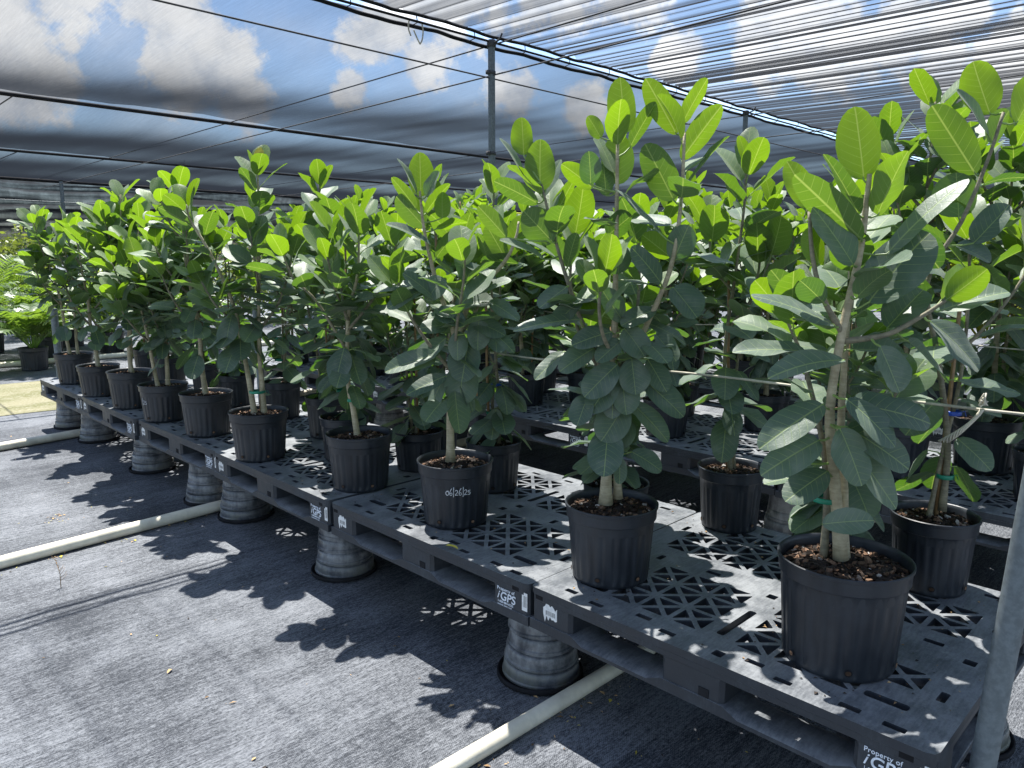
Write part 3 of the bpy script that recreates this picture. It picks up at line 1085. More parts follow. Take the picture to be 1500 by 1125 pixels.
# ------------------------------------------------------------------ ficus plants
def leaf(mb, base, d, nrm_, Ln, Wd, bend, fold, rng, young, nu=3, nv=7, mat=0, twist=0.0):
    """One blade: midrib curve with two folded, slightly waved halves."""
    d = d.normalized()
    nrm_ = (nrm_ - d * nrm_.dot(d))
    if nrm_.length < 1e-4:
        nrm_ = Vector((0, 0, 1)).cross(d).cross(d) + Vector((.01, 0, 0))
    nrm_.normalize()
    side = d.cross(nrm_)
    V, UV = [], []
    pos = Vector(base)
    wob = rng.uniform(-.5, .5)
    wa, wp = rng.uniform(.0, .085), rng.uniform(0, 6)
    asym = rng.uniform(-.06, .06)
    peak = rng.uniform(.88, 1.12)
    curl = rng.uniform(.0, .45)
    blunt = rng.uniform(1.6, 2.15)
    for j in range(nv + 1):
        t = j / nv
        tt = .5 - .5 * math.cos(math.pi * t)          # finer towards both ends
        if j:
            pos = pos + dirn * (Ln * (tt - tp))
        ang = -bend * tt
        dirn = d * math.cos(ang) + nrm_ * math.sin(ang)
        nn = nrm_ * math.cos(ang) - d * math.sin(ang)
        tw = twist * tt
        sd = side * math.cos(tw) + nn * math.sin(tw)
        n2 = nn * math.cos(tw) - side * math.sin(tw)
        tp = tt
        w = Wd / 2 * max(.03, max(0.0, 1 - abs(2 * tt ** peak - 1) ** blunt) ** .5)
        for i in range(-nu, nu + 1):
            x = i / nu
            f = fold * (1 - .25 * tt)
            h = abs(x) * math.sin(f) - curl * x * x * .35 + wa * math.sin(9 * tt + wp + (1.5 if x > 0 else 0)) * x * x * 2
            p = pos + sd * (w * (x + asym * (1 - x * x)) * math.cos(f)) + n2 * (w * h)
            V.append(p)
            UV.append((.5 + x * w / Ln, tt))
    F = []
    k = 2 * nu + 1
    for j in range(nv):
        for i in range(2 * nu):
            a = j * k + i
            F.append((a, a + 1, a + k + 1, a + k))
    o = mb.add(V, F, mat)
    mb.uv[o] = np.array(UV, dtype=np.float32)
    mb.data[o] = np.tile(np.array([[young, rng.random()]], dtype=np.float32), (len(V), 1))

def stem_leaves(fm, path, rng, t0, t1, gap, Lr, top_is_tip=True, sag=1.0, ztop=None, size_tip=1.0, lowres=False, young_len=.13):
    """Leaves spiralling up a stem between arc fractions t0 and t1."""
    P = [Vector(p) for p in path]
    seg = [(P[i + 1] - P[i]).length for i in range(len(P) - 1)]
    T = sum(seg)
    s, phi = T * t0, rng.uniform(0, 6.28)
    items = []
    while s < T * t1:
        acc, i = 0, 0
        while i < len(seg) - 1 and acc + seg[i] < s:
            acc += seg[i]
            i += 1
        f = min(1, (s - acc) / max(seg[i], 1e-6))
        p = P[i].lerp(P[i + 1], f)
        ax = (P[i + 1] - P[i]).normalized()
        items.append((p, ax, T - s, phi))
        phi += 2.4 + rng.uniform(-.35, .35)
        s += gap * rng.uniform(.75, 1.25) * (1 if T - s > .10 else .62)
    nu, nv = (2, 5) if lowres else (3, 8)
    for p, ax, dt, ph in items:
        ref = Vector((1, 0, 0)) if abs(ax.x) < .8 else Vector((0, 1, 0))
        a = ax.cross(ref).normalized()
        b_ = ax.cross(a)
        rad = a * math.cos(ph) + b_ * math.sin(ph)
        el = np.interp(dt, (0, .05, .14, .28, .50, .85, 1.3), (1.30, 1.08, .84, .48, .02, -.52, -.95)) * 1.0
        if el < .3:
            el *= sag
        el += rng.uniform(-.24, .24)
        axis = ax if dt < .15 else (ax * .35 + Vector((0, 0, .65))).normalized()
        rad_h = (rad - axis * rad.dot(axis)).normalized()
        d = rad_h * math.cos(el) + axis * math.sin(el)
        n_ = axis * math.cos(el) - rad_h * math.sin(el)
        n_ = (n_ + Vector((rng.uniform(-.42, .42), rng.uniform(-.42, .42), rng.uniform(-.1, .2)))).normalized()
        young = float(np.interp(dt, (0, young_len * .5, young_len, young_len * 2.4), (1.0, .85, .5, .06))) * rng.uniform(.6, 1.05)
        Ln = Lr * rng.uniform(.80, 1.12) * float(np.interp(dt, (0, .03, .08, .2), (.72 * size_tip, .92 * size_tip, 1.06, 1.0)))
        pet = Ln * rng.uniform(.20, .32) * (.5 if dt < .03 else 1)
        pd = (d * .75 + axis * .45).normalized()
        q = p + pd * pet * .55
        q2 = q + d * pet * .45
        if not lowres:
            fm.tube([p, q, q2, q2 + d * Ln * .04], [.0026, .0020, .0018, .0012], 5, 1, cap=False)
        else:
            fm.tube([p, q2], [.0024, .0018], 4, 1, cap=False)
        bend = rng.uniform(.10, .55) if el > -.2 else rng.uniform(-.1, .5)
        fold = rng.uniform(.10, .42) if dt > .12 else rng.uniform(.15, .50)
        leaf(fm, q2, d, n_, Ln, Ln * rng.uniform(.60, .74), bend, fold, rng, young, nu, nv, 0, rng.uniform(-.35, .35))

def pot_builder(kind):
    rim, hgt, ratio = {'big': (.162, .278, .845), 'mid': (.150, .252, .82), 'small': (.127, .242, .82)}[kind]
    return rim, hgt, ratio
POT_MESH, SOIL_MESH = {}, {}
def make_pot(kind):
    if kind in POT_MESH:
        return POT_MESH[kind]
    rim, h, ratio = pot_builder(kind)
    br = rim * ratio
    b = MB()
    pr, fl = [], []
    def add(r, z, f=0.0):
        pr.append((r, z)); fl.append(f)
    add(br * .2, .004); add(br - .016, .004); add(br - .012, 0); add(br - .004, .0012); add(br, .006)
    add(br + .0005, .014); add(br + (rim - br) * .06, .018, 1)
    wall_top = h - .048
    for k in range(1, 9):
        t = k / 8
        z = .018 + (wall_top - .018) * t
        add(br + (rim - .0065 - br) * (z / h), z, 1 if k < 8 else .15)
    add(rim - .0085, h - .046); add(rim - .0045, h - .044); add(rim - .004, h - .030); add(rim - .0035, h - .012); add(rim + .0005, h - .010); add(rim + .001, h - .002); add(rim - .0015, h)
    add(rim - .0045, h - .0015); add(rim - .008, h - .012); add(rim - .012, h - .075); add(br * .3, h - .078)
    nf = 26
    rng = random.Random(len(kind))
    groups = [1 if (g % 5) != 0 else .25 for g in range(nf)]
    def flute(a, k):
        if fl[k] == 0:
            return 1
        q = a * nf / (2 * math.pi)
        c = math.cos(2 * math.pi * (q % 1))
        return 1 - .018 * fl[k] * groups[int(q) % nf] * (1 / (1 + math.exp(-7 * c)))
    b.lathe(pr, 208, 0, flute=flute)
    for k in range(6):                              # drain holes near the foot
        a = k * math.pi / 3 + .35
        rr = br + .004
        M = Matrix.Rotation(a, 3, 'Z')
        P = []
        for q in range(10):
            an = q * 2 * math.pi / 10
            P.append(M @ Vector((rr + .0022, .010 * math.cos(an), .030 + .009 * math.sin(an))))
        b.add(P, [tuple(range(10))], 1)
        P2 = [M @ Vector((rr + .0026, .007 * math.cos(q * .63), .030 + .006 * math.sin(q * .63))) for q in range(10)]
        b.add(P2, [tuple(range(10))], 2)
    me = b.mesh('pot', [POT, CABLE, SOIL])
    me.set_sharp_from_angle(angle=R(50))
    POT_MESH[kind] = me
    return me
def make_soil(kind, seed, n):
    key = (kind, seed % 5, n > 200)
    if key in SOIL_MESH:
        return SOIL_MESH[key]
    rim, h, ratio = pot_builder(kind)
    rng = random.Random(seed * 7 + 1)
    b = MB()
    r0, z0 = rim - .0125, h - .030
    V, F = [(0, 0, z0 + .012)], []
    rings, seg = 9, 40
    for i in range(1, rings + 1):
        for j in range(seg):
            a = 2 * math.pi * j / seg
            r = r0 * i / rings
            V.append((r * math.cos(a), r * math.sin(a), z0 + .012 * (1 - (i / rings) ** 2) + (rng.uniform(-.005, .005) if i < rings else 0)))
    for j in range(seg):
        F.append((0, 1 + j, 1 + (j + 1) % seg))
    for i in range(rings - 1):
        for j in range(seg):
            a, c = 1 + i * seg + j, 1 + i * seg + (j + 1) % seg
            F.append((a, a + seg, c + seg, c))
    b.add(V, F, 1)
    for k in range(n):
        a, r = rng.uniform(0, 6.283), r0 * .95 * math.sqrt(rng.random())
        s = rng.choice((.004, .006, .008, .011, .016, .024)) * rng.uniform(.7, 1.2)
        M = Matrix.Rotation(rng.uniform(0, 6.3), 3, 'Z') @ Matrix.Rotation(rng.uniform(-.6, .6), 3, 'X') @ Matrix.Rotation(rng.uniform(-.6, .6), 3, 'Y')
        c = Vector((r * math.cos(a), r * math.sin(a), z0 + .012 * (1 - (r / r0) ** 2) + rng.uniform(.0, .006)))
        w_, t_ = s * rng.uniform(.35, .75), s * rng.uniform(.12, .4)
        P = []
        for sz in (-1, 1):
            for q in range(6):
                an = q * math.pi / 3 + rng.uniform(-.3, .3)
                P.append(c + M @ Vector((s * .5 * math.cos(an) * rng.uniform(.7, 1.1), w_ * .5 * math.sin(an) * rng.uniform(.7, 1.1), sz * t_ * .5)))
        b.add(P, [tuple(range(5, -1, -1)), tuple(range(6, 12))] + [(q, (q + 1) % 6, 6 + (q + 1) % 6, 6 + q) for q in range(6)], 0)
    SOIL_MESH[key] = b.mesh('soil', [SOIL, BED], smooth=False)
    return SOIL_MESH[key]

RT = Vector((.71215835, -.70201887, 0))             # towards the picture's right at the pots
AW = Vector((.70201887, .71215835, 0))              # away from the viewer
def L3(p):
    return RT * p[0] + AW * p[1] + Vector((0, 0, p[2]))

def make_ficus(name, stems, kind, seed, stakes=(), ties=(), gap=.034, Lr=.165, lowres=False, chips=340, rz_pot=0.0, sag=1.0, skirt=0, skirt_z=(.34, .60), blades=()):
    """stems: list of dict(p=points (right, away, up), r=(r0, r1), t=(leaf from, to), bare=bool)."""
    rng = random.Random(seed)
    t = empty(name)
    o = bpy.data.objects.new('pot', make_pot(kind)); COL.objects.link(o); o.parent = t; o.rotation_euler.z = rz_pot
    rim, h, ratio = pot_builder(kind)
    s = bpy.data.objects.new('soil', make_soil(kind, seed, chips)); COL.objects.link(s); s.parent = t; s.rotation_euler.z = seed * 1.3
    tb, fb = MB(), MB()
    for st in stems:
        P = smooth_path([L3(p) for p in st['p']], 5)
        n = len(P)
        r0, r1 = st['r']
        rr = [r0 + (r1 - r0) * (k / (n - 1)) ** .8 for k in range(n)]
        if st.get('base', True) and P[0].z < h + .02:
            rr[0] *= 1.25; rr[1] *= 1.10
        rr = [x * (1 + rng.uniform(-.035, .035)) for x in rr]
        tb.tube(P, rr, 6 if lowres else 10, 0 if r0 > .0115 else 1)
        if st.get('t'):
            stem_leaves(fb, P, rng, st['t'][0], st['t'][1], st.get('gap', gap), st.get('L', Lr), sag=sag, lowres=lowres)
    allp = [q for st in stems for q in smooth_path([L3(p) for p in st['p']], 5)]
    for bs, tp_, wd, n_, yg, bend in blades:         # leaves described one by one
        b0, t0 = L3(bs), L3(tp_)
        dv = t0 - b0
        near = min(allp, key=lambda q: (q - b0).length + .6 * max(0, q.z - b0.z + .01))
        if (near - b0).length < .16:
            fb.tube([near, near.lerp(b0, .55) + Vector((0, 0, -.004)), b0, b0 + dv * .04], [.0034, .0027, .0023, .0016], 6, 1, cap=False)
        nn = L3(n_)
        leaf(fb, b0, (dv.normalized() + nn.normalized() * bend * .5), nn, dv.length * (1 + bend * bend * .06), wd, bend, rng.uniform(.12, .46), rng, yg, 4, 10, 0, rng.uniform(-.25, .25))
    for k in range(skirt):                           # old leaves hanging low round the trunk
        a = rng.uniform(0, 6.28)
        z = rng.uniform(*skirt_z)
        base = L3(stem_at(stems[0]['p'], z))
        rad = Vector((math.cos(a), math.sin(a), 0))
        el = rng.uniform(-1.15, -.25)
        d = rad * math.cos(el) + Vector((0, 0, math.sin(el)))
        n_ = Vector((0, 0, math.cos(el))) - rad * math.sin(el)
        n_ = (n_ + Vector((rng.uniform(-.3, .3), rng.uniform(-.3, .3), 0))).normalized()
        q = base + (rad * .8 + Vector((0, 0, .25))) * rng.uniform(.035, .075)
        fb.tube([base, (base + q) * .5 + Vector((0, 0, .006)), q], [.003, .0024, .002], 5, 1, cap=False)
        Ln = Lr * rng.uniform(.8, 1.12)
        leaf(fb, q, d, n_, Ln, Ln * rng.uniform(.60, .72), rng.uniform(-.1, .5), rng.uniform(.05, .3), rng, .0, 3, 8, 0, rng.uniform(-.3, .3))
    tb.build('trunk', [TRUNK, STEM], t)
    fb.build('foliage', [LEAF, PETIOLE], t)
    for a, c, r in stakes:
        b = MB()
        b.tube([L3(a), (L3(a) + L3(c)) * .5 + Vector((.003, 0, 0)), L3(c)], [r, r * .95, r * .85], 7)
        b.build('stake', BAMBOO, t)
    for p, r, m in ties:
        b = MB()
        c = L3(p)
        b.lathe([(r, -.007), (r + .002, -.006), (r + .002, .006), (r, .007)], 14, c=tuple(c))
        b.tube([c + RT * r, c + RT * (r + .014) + Vector((0, 0, .004)), c + RT * (r + .020) - Vector((0, 0, .012))], .0018, 4)
        b.build('tie', m, t)
    return t
def stem_at(pts, z):
    for a, c in zip(pts, pts[1:]):
        if a[2] <= z <= c[2]:
            f = (z - a[2]) / max(c[2] - a[2], 1e-6)
            return tuple(x + (y - x) * f for x, y in zip(a, c))
    return pts[-1]

def rand_stems(seed, H, kind, trunks=1, branches=5, spread=.28, lean=(0, 0), bare=.36, thin=False, bush=1.0):
    """A standard: bare trunks, then forked branches that all turn upwards."""
    rng = random.Random(seed)
    rim, h, ratio = pot_builder(kind)
    out = []
    zs = h - .03
    for k in range(trunks):
        a = rng.uniform(0, 6.28)
        off = .0 if trunks == 1 else .030
        x0, y0 = off * math.cos(a + k * 2.6), off * math.sin(a + k * 2.6)
        Hk = H * (1 if k == 0 else rng.uniform(.80, .95))
        lx, ly = lean[0] + rng.uniform(-.05, .05) + (x0 * 4 if k else 0), lean[1] + rng.uniform(-.04, .04) + (y0 * 4 if k else 0)
        P = []
        m = 6
        for i in range(m + 1):
            f = i / m
            P.append((x0 + lx * f ** 1.5 + (rng.uniform(-.016, .016) if i else 0), y0 + ly * f ** 1.5 + (rng.uniform(-.016, .016) if i else 0), zs + (Hk - zs) * f))
        r0 = (.0085 if thin else (.017 if trunks == 1 else .0135)) * rng.uniform(.92, 1.1)
        t0 = (bare * .55 if thin else bare) + .02
        out.append(dict(p=P, r=(r0, .0042), t=(t0, .995)))
        nb = branches if k == 0 else max(1, branches - 2)
        for q in range(nb):
            f = .30 + .48 * (q + rng.random() * .7) / max(nb, 1)
            b0 = stem_at(P, zs + (Hk - zs) * f)
            an = q * 2.4 + rng.uniform(-.5, .5) + seed
            ln = spread * rng.uniform(.75, 1.2) * (1.15 - .4 * f)
            rise = rng.uniform(1.2, 1.9) * (1.1 - .25 * f)
            ex, ey = math.cos(an) * ln, math.sin(an) * ln
            zb = b0[2]
            tipz = min(zb + ln * rise + .06, Hk * .97)
            out.append(dict(p=[b0, (b0[0] + ex * .38, b0[1] + ey * .38, zb + (tipz - zb) * .25), (b0[0] + ex * .75, b0[1] + ey * .75, zb + (tipz - zb) * .60), (b0[0] + ex, b0[1] + ey, tipz)],
                            r=(r0 * .55, .0036), t=(.22, .99), base=False))
    return out

GF = 'ficus plants in the front line'
def place(o, u, v, label, group, rz=None):
    o.location = (v, u, DECK)
    if rz is not None:
        o.rotation_euler.z = rz
    return tag(o, label, 'potted plant', group)

# --- the five plants seen best, stem by stem
# leaves of the largest plant: base, tip (right, away, up in metres), width, facing, youth, bend
BLADES = [
    ((-0.014, 0.020, 1.215), (-0.039, 0.040, 1.385), 0.107, (0.00, 1.00, 0.25), 1.00, 0.10),
    ((0.018, 0.000, 1.131), (0.068, -0.020, 1.275), 0.106, (-0.30, 1.00, 0.30), 0.80, 0.15),
    ((-0.028, 0.000, 1.131), (-0.134, -0.030, 1.266), 0.067, (0.50, 0.20, 0.80), 0.30, 0.25),
    ((-0.026, -0.020, 1.073), (-0.205, -0.050, 1.217), 0.080, (0.30, 0.90, 0.60), 0.50, 0.20),
    ((-0.128, 0.030, 1.150), (-0.185, 0.060, 1.261), 0.066, (0.20, 1.00, 0.30), 0.90, 0.15),
    ((-0.046, -0.030, 1.014), (-0.147, -0.020, 1.147), 0.116, (0.10, -0.75, 0.55), 0.00, 0.15),
    ((-0.118, -0.010, 1.014), (-0.145, 0.000, 1.102), 0.059, (-0.10, 1.00, 0.30), 1.00, 0.10),
    ((0.036, -0.020, 1.039), (0.196, -0.050, 1.208), 0.067, (-0.45, -0.45, 0.75), 0.05, 0.35),
    ((0.003, -0.020, 0.926), (0.128, -0.030, 1.088), 0.133, (-0.35, -0.70, 0.62), 0.00, 0.20),
    ((-0.041, -0.050, 0.936), (0.009, -0.100, 1.000), 0.079, (0.00, 0.75, 0.65), 0.15, 0.50),
    ((-0.119, -0.050, 0.926), (-0.188, -0.080, 0.977), 0.067, (0.20, 0.90, 0.50), 0.10, 0.20),
    ((-0.083, -0.030, 0.872), (-0.292, -0.060, 0.945), 0.091, (-0.15, -0.45, 0.88), 0.00, 0.30),
    ((-0.126, 0.020, 0.801), (-0.307, 0.020, 0.796), 0.078, (-0.10, -0.40, 0.90), 0.00, 0.35),
    ((-0.065, -0.060, 0.790), (-0.263, -0.120, 0.752), 0.080, (-0.10, -0.45, 0.90), 0.00, 0.55),
    ((0.018, -0.060, 0.824), (0.057, -0.090, 0.718), 0.100, (0.25, -0.90, 0.40), 0.00, 0.15),
    ((0.142, -0.040, 0.881), (0.255, -0.060, 0.764), 0.107, (0.35, -0.75, 0.60), 0.00, 0.30),
    ((0.158, -0.050, 0.907), (0.303, -0.070, 0.951), 0.090, (0.00, -0.55, 0.80), 0.10, 0.40),
    ((0.131, 0.030, 0.826), (0.251, 0.060, 0.718), 0.096, (0.20, -0.50, 0.80), 0.00, 0.30),
    ((0.092, 0.060, 0.857), (0.195, 0.100, 0.949), 0.104, (-0.20, -0.50, 0.80), 0.00, 0.30),
    ((-0.057, -0.070, 0.698), (0.041, -0.120, 0.593), 0.100, (0.40, -0.85, 0.50), 0.00, 0.30),
    ((-0.034, -0.040, 0.680), (0.147, -0.070, 0.636), 0.105, (0.20, -0.70, 0.75), 0.00, 0.40),
    ((-0.077, -0.090, 0.631), (-0.029, -0.120, 0.499), 0.097, (0.20, -1.00, 0.30), 0.00, 0.10),
    ((-0.043, -0.050, 0.627), (0.099, -0.080, 0.527), 0.099, (0.30, -0.80, 0.60), 0.00, 0.30),
    ((-0.018, -0.040, 0.573), (0.083, -0.070, 0.426), 0.103, (0.40, -0.90, 0.35), 0.00, 0.15),
    ((0.030, 0.030, 0.582), (0.112, 0.040, 0.490), 0.098, (0.50, -0.60, 0.60), 0.00, 0.20),
    ((-0.104, -0.050, 0.682), (-0.265, -0.090, 0.581), 0.085, (-0.45, -0.75, 0.60), 0.00, 0.35),
    ((-0.111, -0.060, 0.595), (-0.257, -0.090, 0.515), 0.085, (-0.40, -0.85, 0.45), 0.00, 0.30),
    ((-0.068, -0.020, 0.507), (-0.180, -0.050, 0.437), 0.085, (-0.30, -0.70, 0.65), 0.00, 0.30),
    ((-0.119, -0.130, 0.408), (-0.008, -0.150, 0.424), 0.071, (0.10, -0.75, 0.65), 0.00, 0.20),
    ((-0.150, -0.020, 0.533), (-0.084, 0.000, 0.563), 0.065, (0.00, 0.60, 0.80), 0.80, 0.30),
    ((0.098, 0.080, 1.111), (0.241, 0.120, 1.001), 0.090, (0.40, 0.50, 0.70), 0.05, 0.50),
    ((-0.034, 0.080, 0.942), (0.099, 0.140, 1.044), 0.091, (-0.20, 0.40, 0.90), 0.10, 0.30),
    ((-0.107, 0.080, 0.873), (-0.195, 0.100, 1.001), 0.087, (0.20, 0.60, 0.70), 0.35, 0.30),
]
# the same for its neighbours
BLADES_B = [
    ((0.014, -0.003, 1.401), (-0.001, 0.017, 1.564), 0.094, (0.00, 1.00, 0.30), 1.00, 0.10),
    ((0.004, 0.032, 1.255), (-0.001, 0.052, 1.409), 0.105, (0.00, 1.00, 0.40), 0.50, 0.15),
    ((0.176, 0.028, 1.402), (0.080, 0.048, 1.568), 0.083, (0.30, 1.00, 0.20), 1.00, 0.15),
    ((0.188, 0.003, 1.431), (0.263, 0.023, 1.562), 0.065, (-0.30, 0.80, 0.40), 1.00, 0.20),
    ((0.191, 0.015, 1.326), (0.313, 0.035, 1.488), 0.087, (-0.20, 1.00, 0.30), 0.90, 0.20),
    ((0.171, 0.012, 1.206), (0.082, 0.032, 1.374), 0.104, (0.20, 1.00, 0.40), 0.40, 0.15),
    ((0.204, 0.023, 1.234), (0.342, 0.043, 1.398), 0.059, (-0.50, 0.30, 0.80), 0.20, 0.30),
    ((0.036, 0.029, 1.364), (0.117, 0.049, 1.499), 0.067, (-0.30, 0.80, 0.50), 0.50, 0.20),
    ((-0.080, -0.005, 1.241), (-0.174, 0.015, 1.312), 0.070, (0.30, 0.90, 0.40), 1.00, 0.20),
    ((-0.058, -0.009, 1.386), (-0.096, 0.011, 1.452), 0.053, (0.30, 0.80, 0.40), 0.80, 0.20),
    ((-0.087, -0.018, 1.250), (-0.097, -0.058, 1.340), 0.073, (0.00, -0.60, 0.70), 0.10, 0.10),
    ((-0.036, 0.012, 1.219), (-0.044, 0.032, 1.316), 0.063, (0.00, 0.80, 0.50), 0.30, 0.20),
    ((0.124, -0.022, 1.107), (-0.021, -0.062, 1.232), 0.074, (0.30, -0.50, 0.80), 0.00, 0.30),
    ((-0.032, -0.010, 1.099), (0.043, 0.010, 1.161), 0.092, (0.00, 0.90, 0.50), 0.20, 0.30),
    ((0.167, 0.012, 1.035), (0.082, 0.032, 1.102), 0.080, (0.20, 0.90, 0.50), 1.00, 0.30),
    ((0.170, -0.024, 1.021), (0.203, -0.064, 1.127), 0.095, (-0.20, -0.80, 0.50), 0.00, 0.10),
    ((0.128, -0.049, 0.956), (0.028, -0.089, 1.063), 0.086, (0.20, -0.80, 0.50), 0.00, 0.10),
    ((0.004, -0.013, 0.984), (-0.008, -0.053, 1.072), 0.083, (0.00, -0.80, 0.50), 0.00, 0.15),
    ((0.180, -0.015, 1.027), (0.277, -0.055, 1.017), 0.075, (0.10, -0.50, 0.85), 0.00, 0.40),
    ((0.164, -0.058, 0.944), (0.230, -0.098, 0.854), 0.119, (0.20, -0.80, 0.60), 0.00, 0.20),
    ((-0.003, -0.009, 0.838), (-0.121, 0.011, 0.877), 0.077, (0.10, 0.75, 0.65), 0.90, 0.30),
    ((0.017, -0.033, 0.842), (-0.053, -0.073, 0.938), 0.083, (0.10, -0.80, 0.50), 0.00, 0.10),
    ((0.121, -0.013, 0.875), (0.010, -0.053, 0.825), 0.071, (0.00, -0.60, 0.80), 0.00, 0.30),
    ((-0.017, -0.041, 0.807), (-0.142, -0.081, 0.768), 0.083, (0.00, -0.70, 0.70), 0.00, 0.30),
    ((0.010, -0.049, 0.781), (-0.067, -0.089, 0.719), 0.067, (-0.10, -0.80, 0.60), 0.00, 0.30),
    ((0.023, -0.039, 0.816), (0.079, -0.079, 0.734), 0.096, (0.20, -0.90, 0.40), 0.00, 0.20),
    ((-0.000, -0.059, 0.708), (-0.103, -0.099, 0.613), 0.096, (-0.30, -0.90, 0.40), 0.00, 0.20),
    ((0.045, -0.049, 0.726), (0.054, -0.089, 0.620), 0.105, (0.10, -1.00, 0.30), 0.00, 0.10),
    ((0.097, -0.038, 0.722), (0.150, -0.078, 0.626), 0.080, (0.30, -0.90, 0.40), 0.00, 0.20),
    ((0.096, -0.035, 0.649), (0.205, -0.075, 0.547), 0.106, (0.30, -0.85, 0.50), 0.00, 0.30),
    ((-0.088, -0.048, 0.610), (-0.124, -0.088, 0.521), 0.084, (-0.30, -0.90, 0.30), 0.00, 0.15),
    ((-0.009, -0.048, 0.664), (-0.085, -0.088, 0.562), 0.097, (-0.20, -0.90, 0.40), 0.00, 0.20),
    ((0.019, -0.049, 0.673), (0.028, -0.089, 0.556), 0.097, (0.00, -1.00, 0.30), 0.00, 0.10),
    ((0.029, -0.037, 0.580), (-0.048, -0.077, 0.471), 0.115, (-0.10, -1.00, 0.30), 0.00, 0.15),
    ((0.058, 0.000, 0.515), (-0.013, -0.020, 0.435), 0.091, (-0.10, -0.95, 0.30), 0.00, 0.20),
    ((0.045, -0.046, 0.588), (0.157, -0.086, 0.469), 0.089, (0.40, -0.80, 0.50), 0.00, 0.25),
    ((0.051, -0.060, 0.432), (0.141, -0.080, 0.374), 0.081, (0.20, -0.75, 0.70), 0.00, 0.35),
    ((0.010, -0.080, 0.422), (0.010, -0.090, 0.337), 0.051, (0.30, -0.90, 0.20), 0.00, 0.20),
    ((-0.116, -0.059, 0.847), (-0.320, -0.099, 0.811), 0.070, (0.00, -0.55, 0.85), 0.00, 0.30),
    ((-0.162, -0.018, 0.743), (-0.252, -0.058, 0.659), 0.059, (-0.20, -0.60, 0.80), 0.00, 0.30),
    ((-0.236, 0.018, 1.235), (-0.236, 0.038, 1.389), 0.100, (0.00, 1.00, 0.35), 0.80, 0.15),
    ((-0.288, 0.050, 1.344), (-0.294, 0.070, 1.459), 0.076, (-0.20, 1.00, 0.20), 1.00, 0.20),
    ((-0.226, 0.050, 1.220), (-0.172, 0.060, 1.332), 0.064, (-0.30, -0.60, 0.60), 0.10, 0.20),
    ((-0.244, 0.022, 1.197), (-0.379, 0.042, 1.264), 0.072, (0.20, 0.80, 0.60), 0.40, 0.20),
    ((-0.198, -0.001, 1.079), (-0.288, 0.019, 1.174), 0.113, (0.20, 0.90, 0.40), 0.40, 0.15),
    ((-0.192, 0.040, 1.153), (-0.129, 0.060, 1.272), 0.055, (-0.40, 0.80, 0.40), 0.90, 0.30),
    ((-0.226, -0.017, 1.027), (-0.361, -0.057, 1.084), 0.058, (0.10, -0.40, 0.90), 0.00, 0.40),
    ((-0.153, -0.004, 1.004), (-0.124, 0.016, 1.108), 0.059, (-0.30, 0.70, 0.50), 0.30, 0.20),
    ((-0.341, 0.007, 1.093), (-0.429, 0.027, 1.189), 0.067, (0.30, 0.90, 0.40), 0.70, 0.20),
    ((-0.289, -0.024, 1.277), (-0.360, -0.064, 1.377), 0.053, (0.40, -0.50, 0.60), 0.10, 0.30),
    ((-0.156, -0.024, 0.944), (-0.241, -0.064, 0.880), 0.075, (-0.10, -0.70, 0.70), 0.00, 0.30),
    ((0.088, 0.040, 0.835), (0.233, 0.060, 0.756), 0.074, (0.30, -0.50, 0.80), 0.00, 0.40),
    ((-0.113, -0.013, 0.902), (-0.198, -0.053, 0.821), 0.076, (-0.20, -0.70, 0.70), 0.00, 0.30),
    ((-0.071, -0.039, 0.756), (-0.178, -0.079, 0.688), 0.080, (-0.20, -0.80, 0.60), 0.00, 0.30),
    ((0.122, -0.018, 0.797), (0.180, -0.058, 0.717), 0.076, (0.30, -0.80, 0.50), 0.00, 0.30),
]
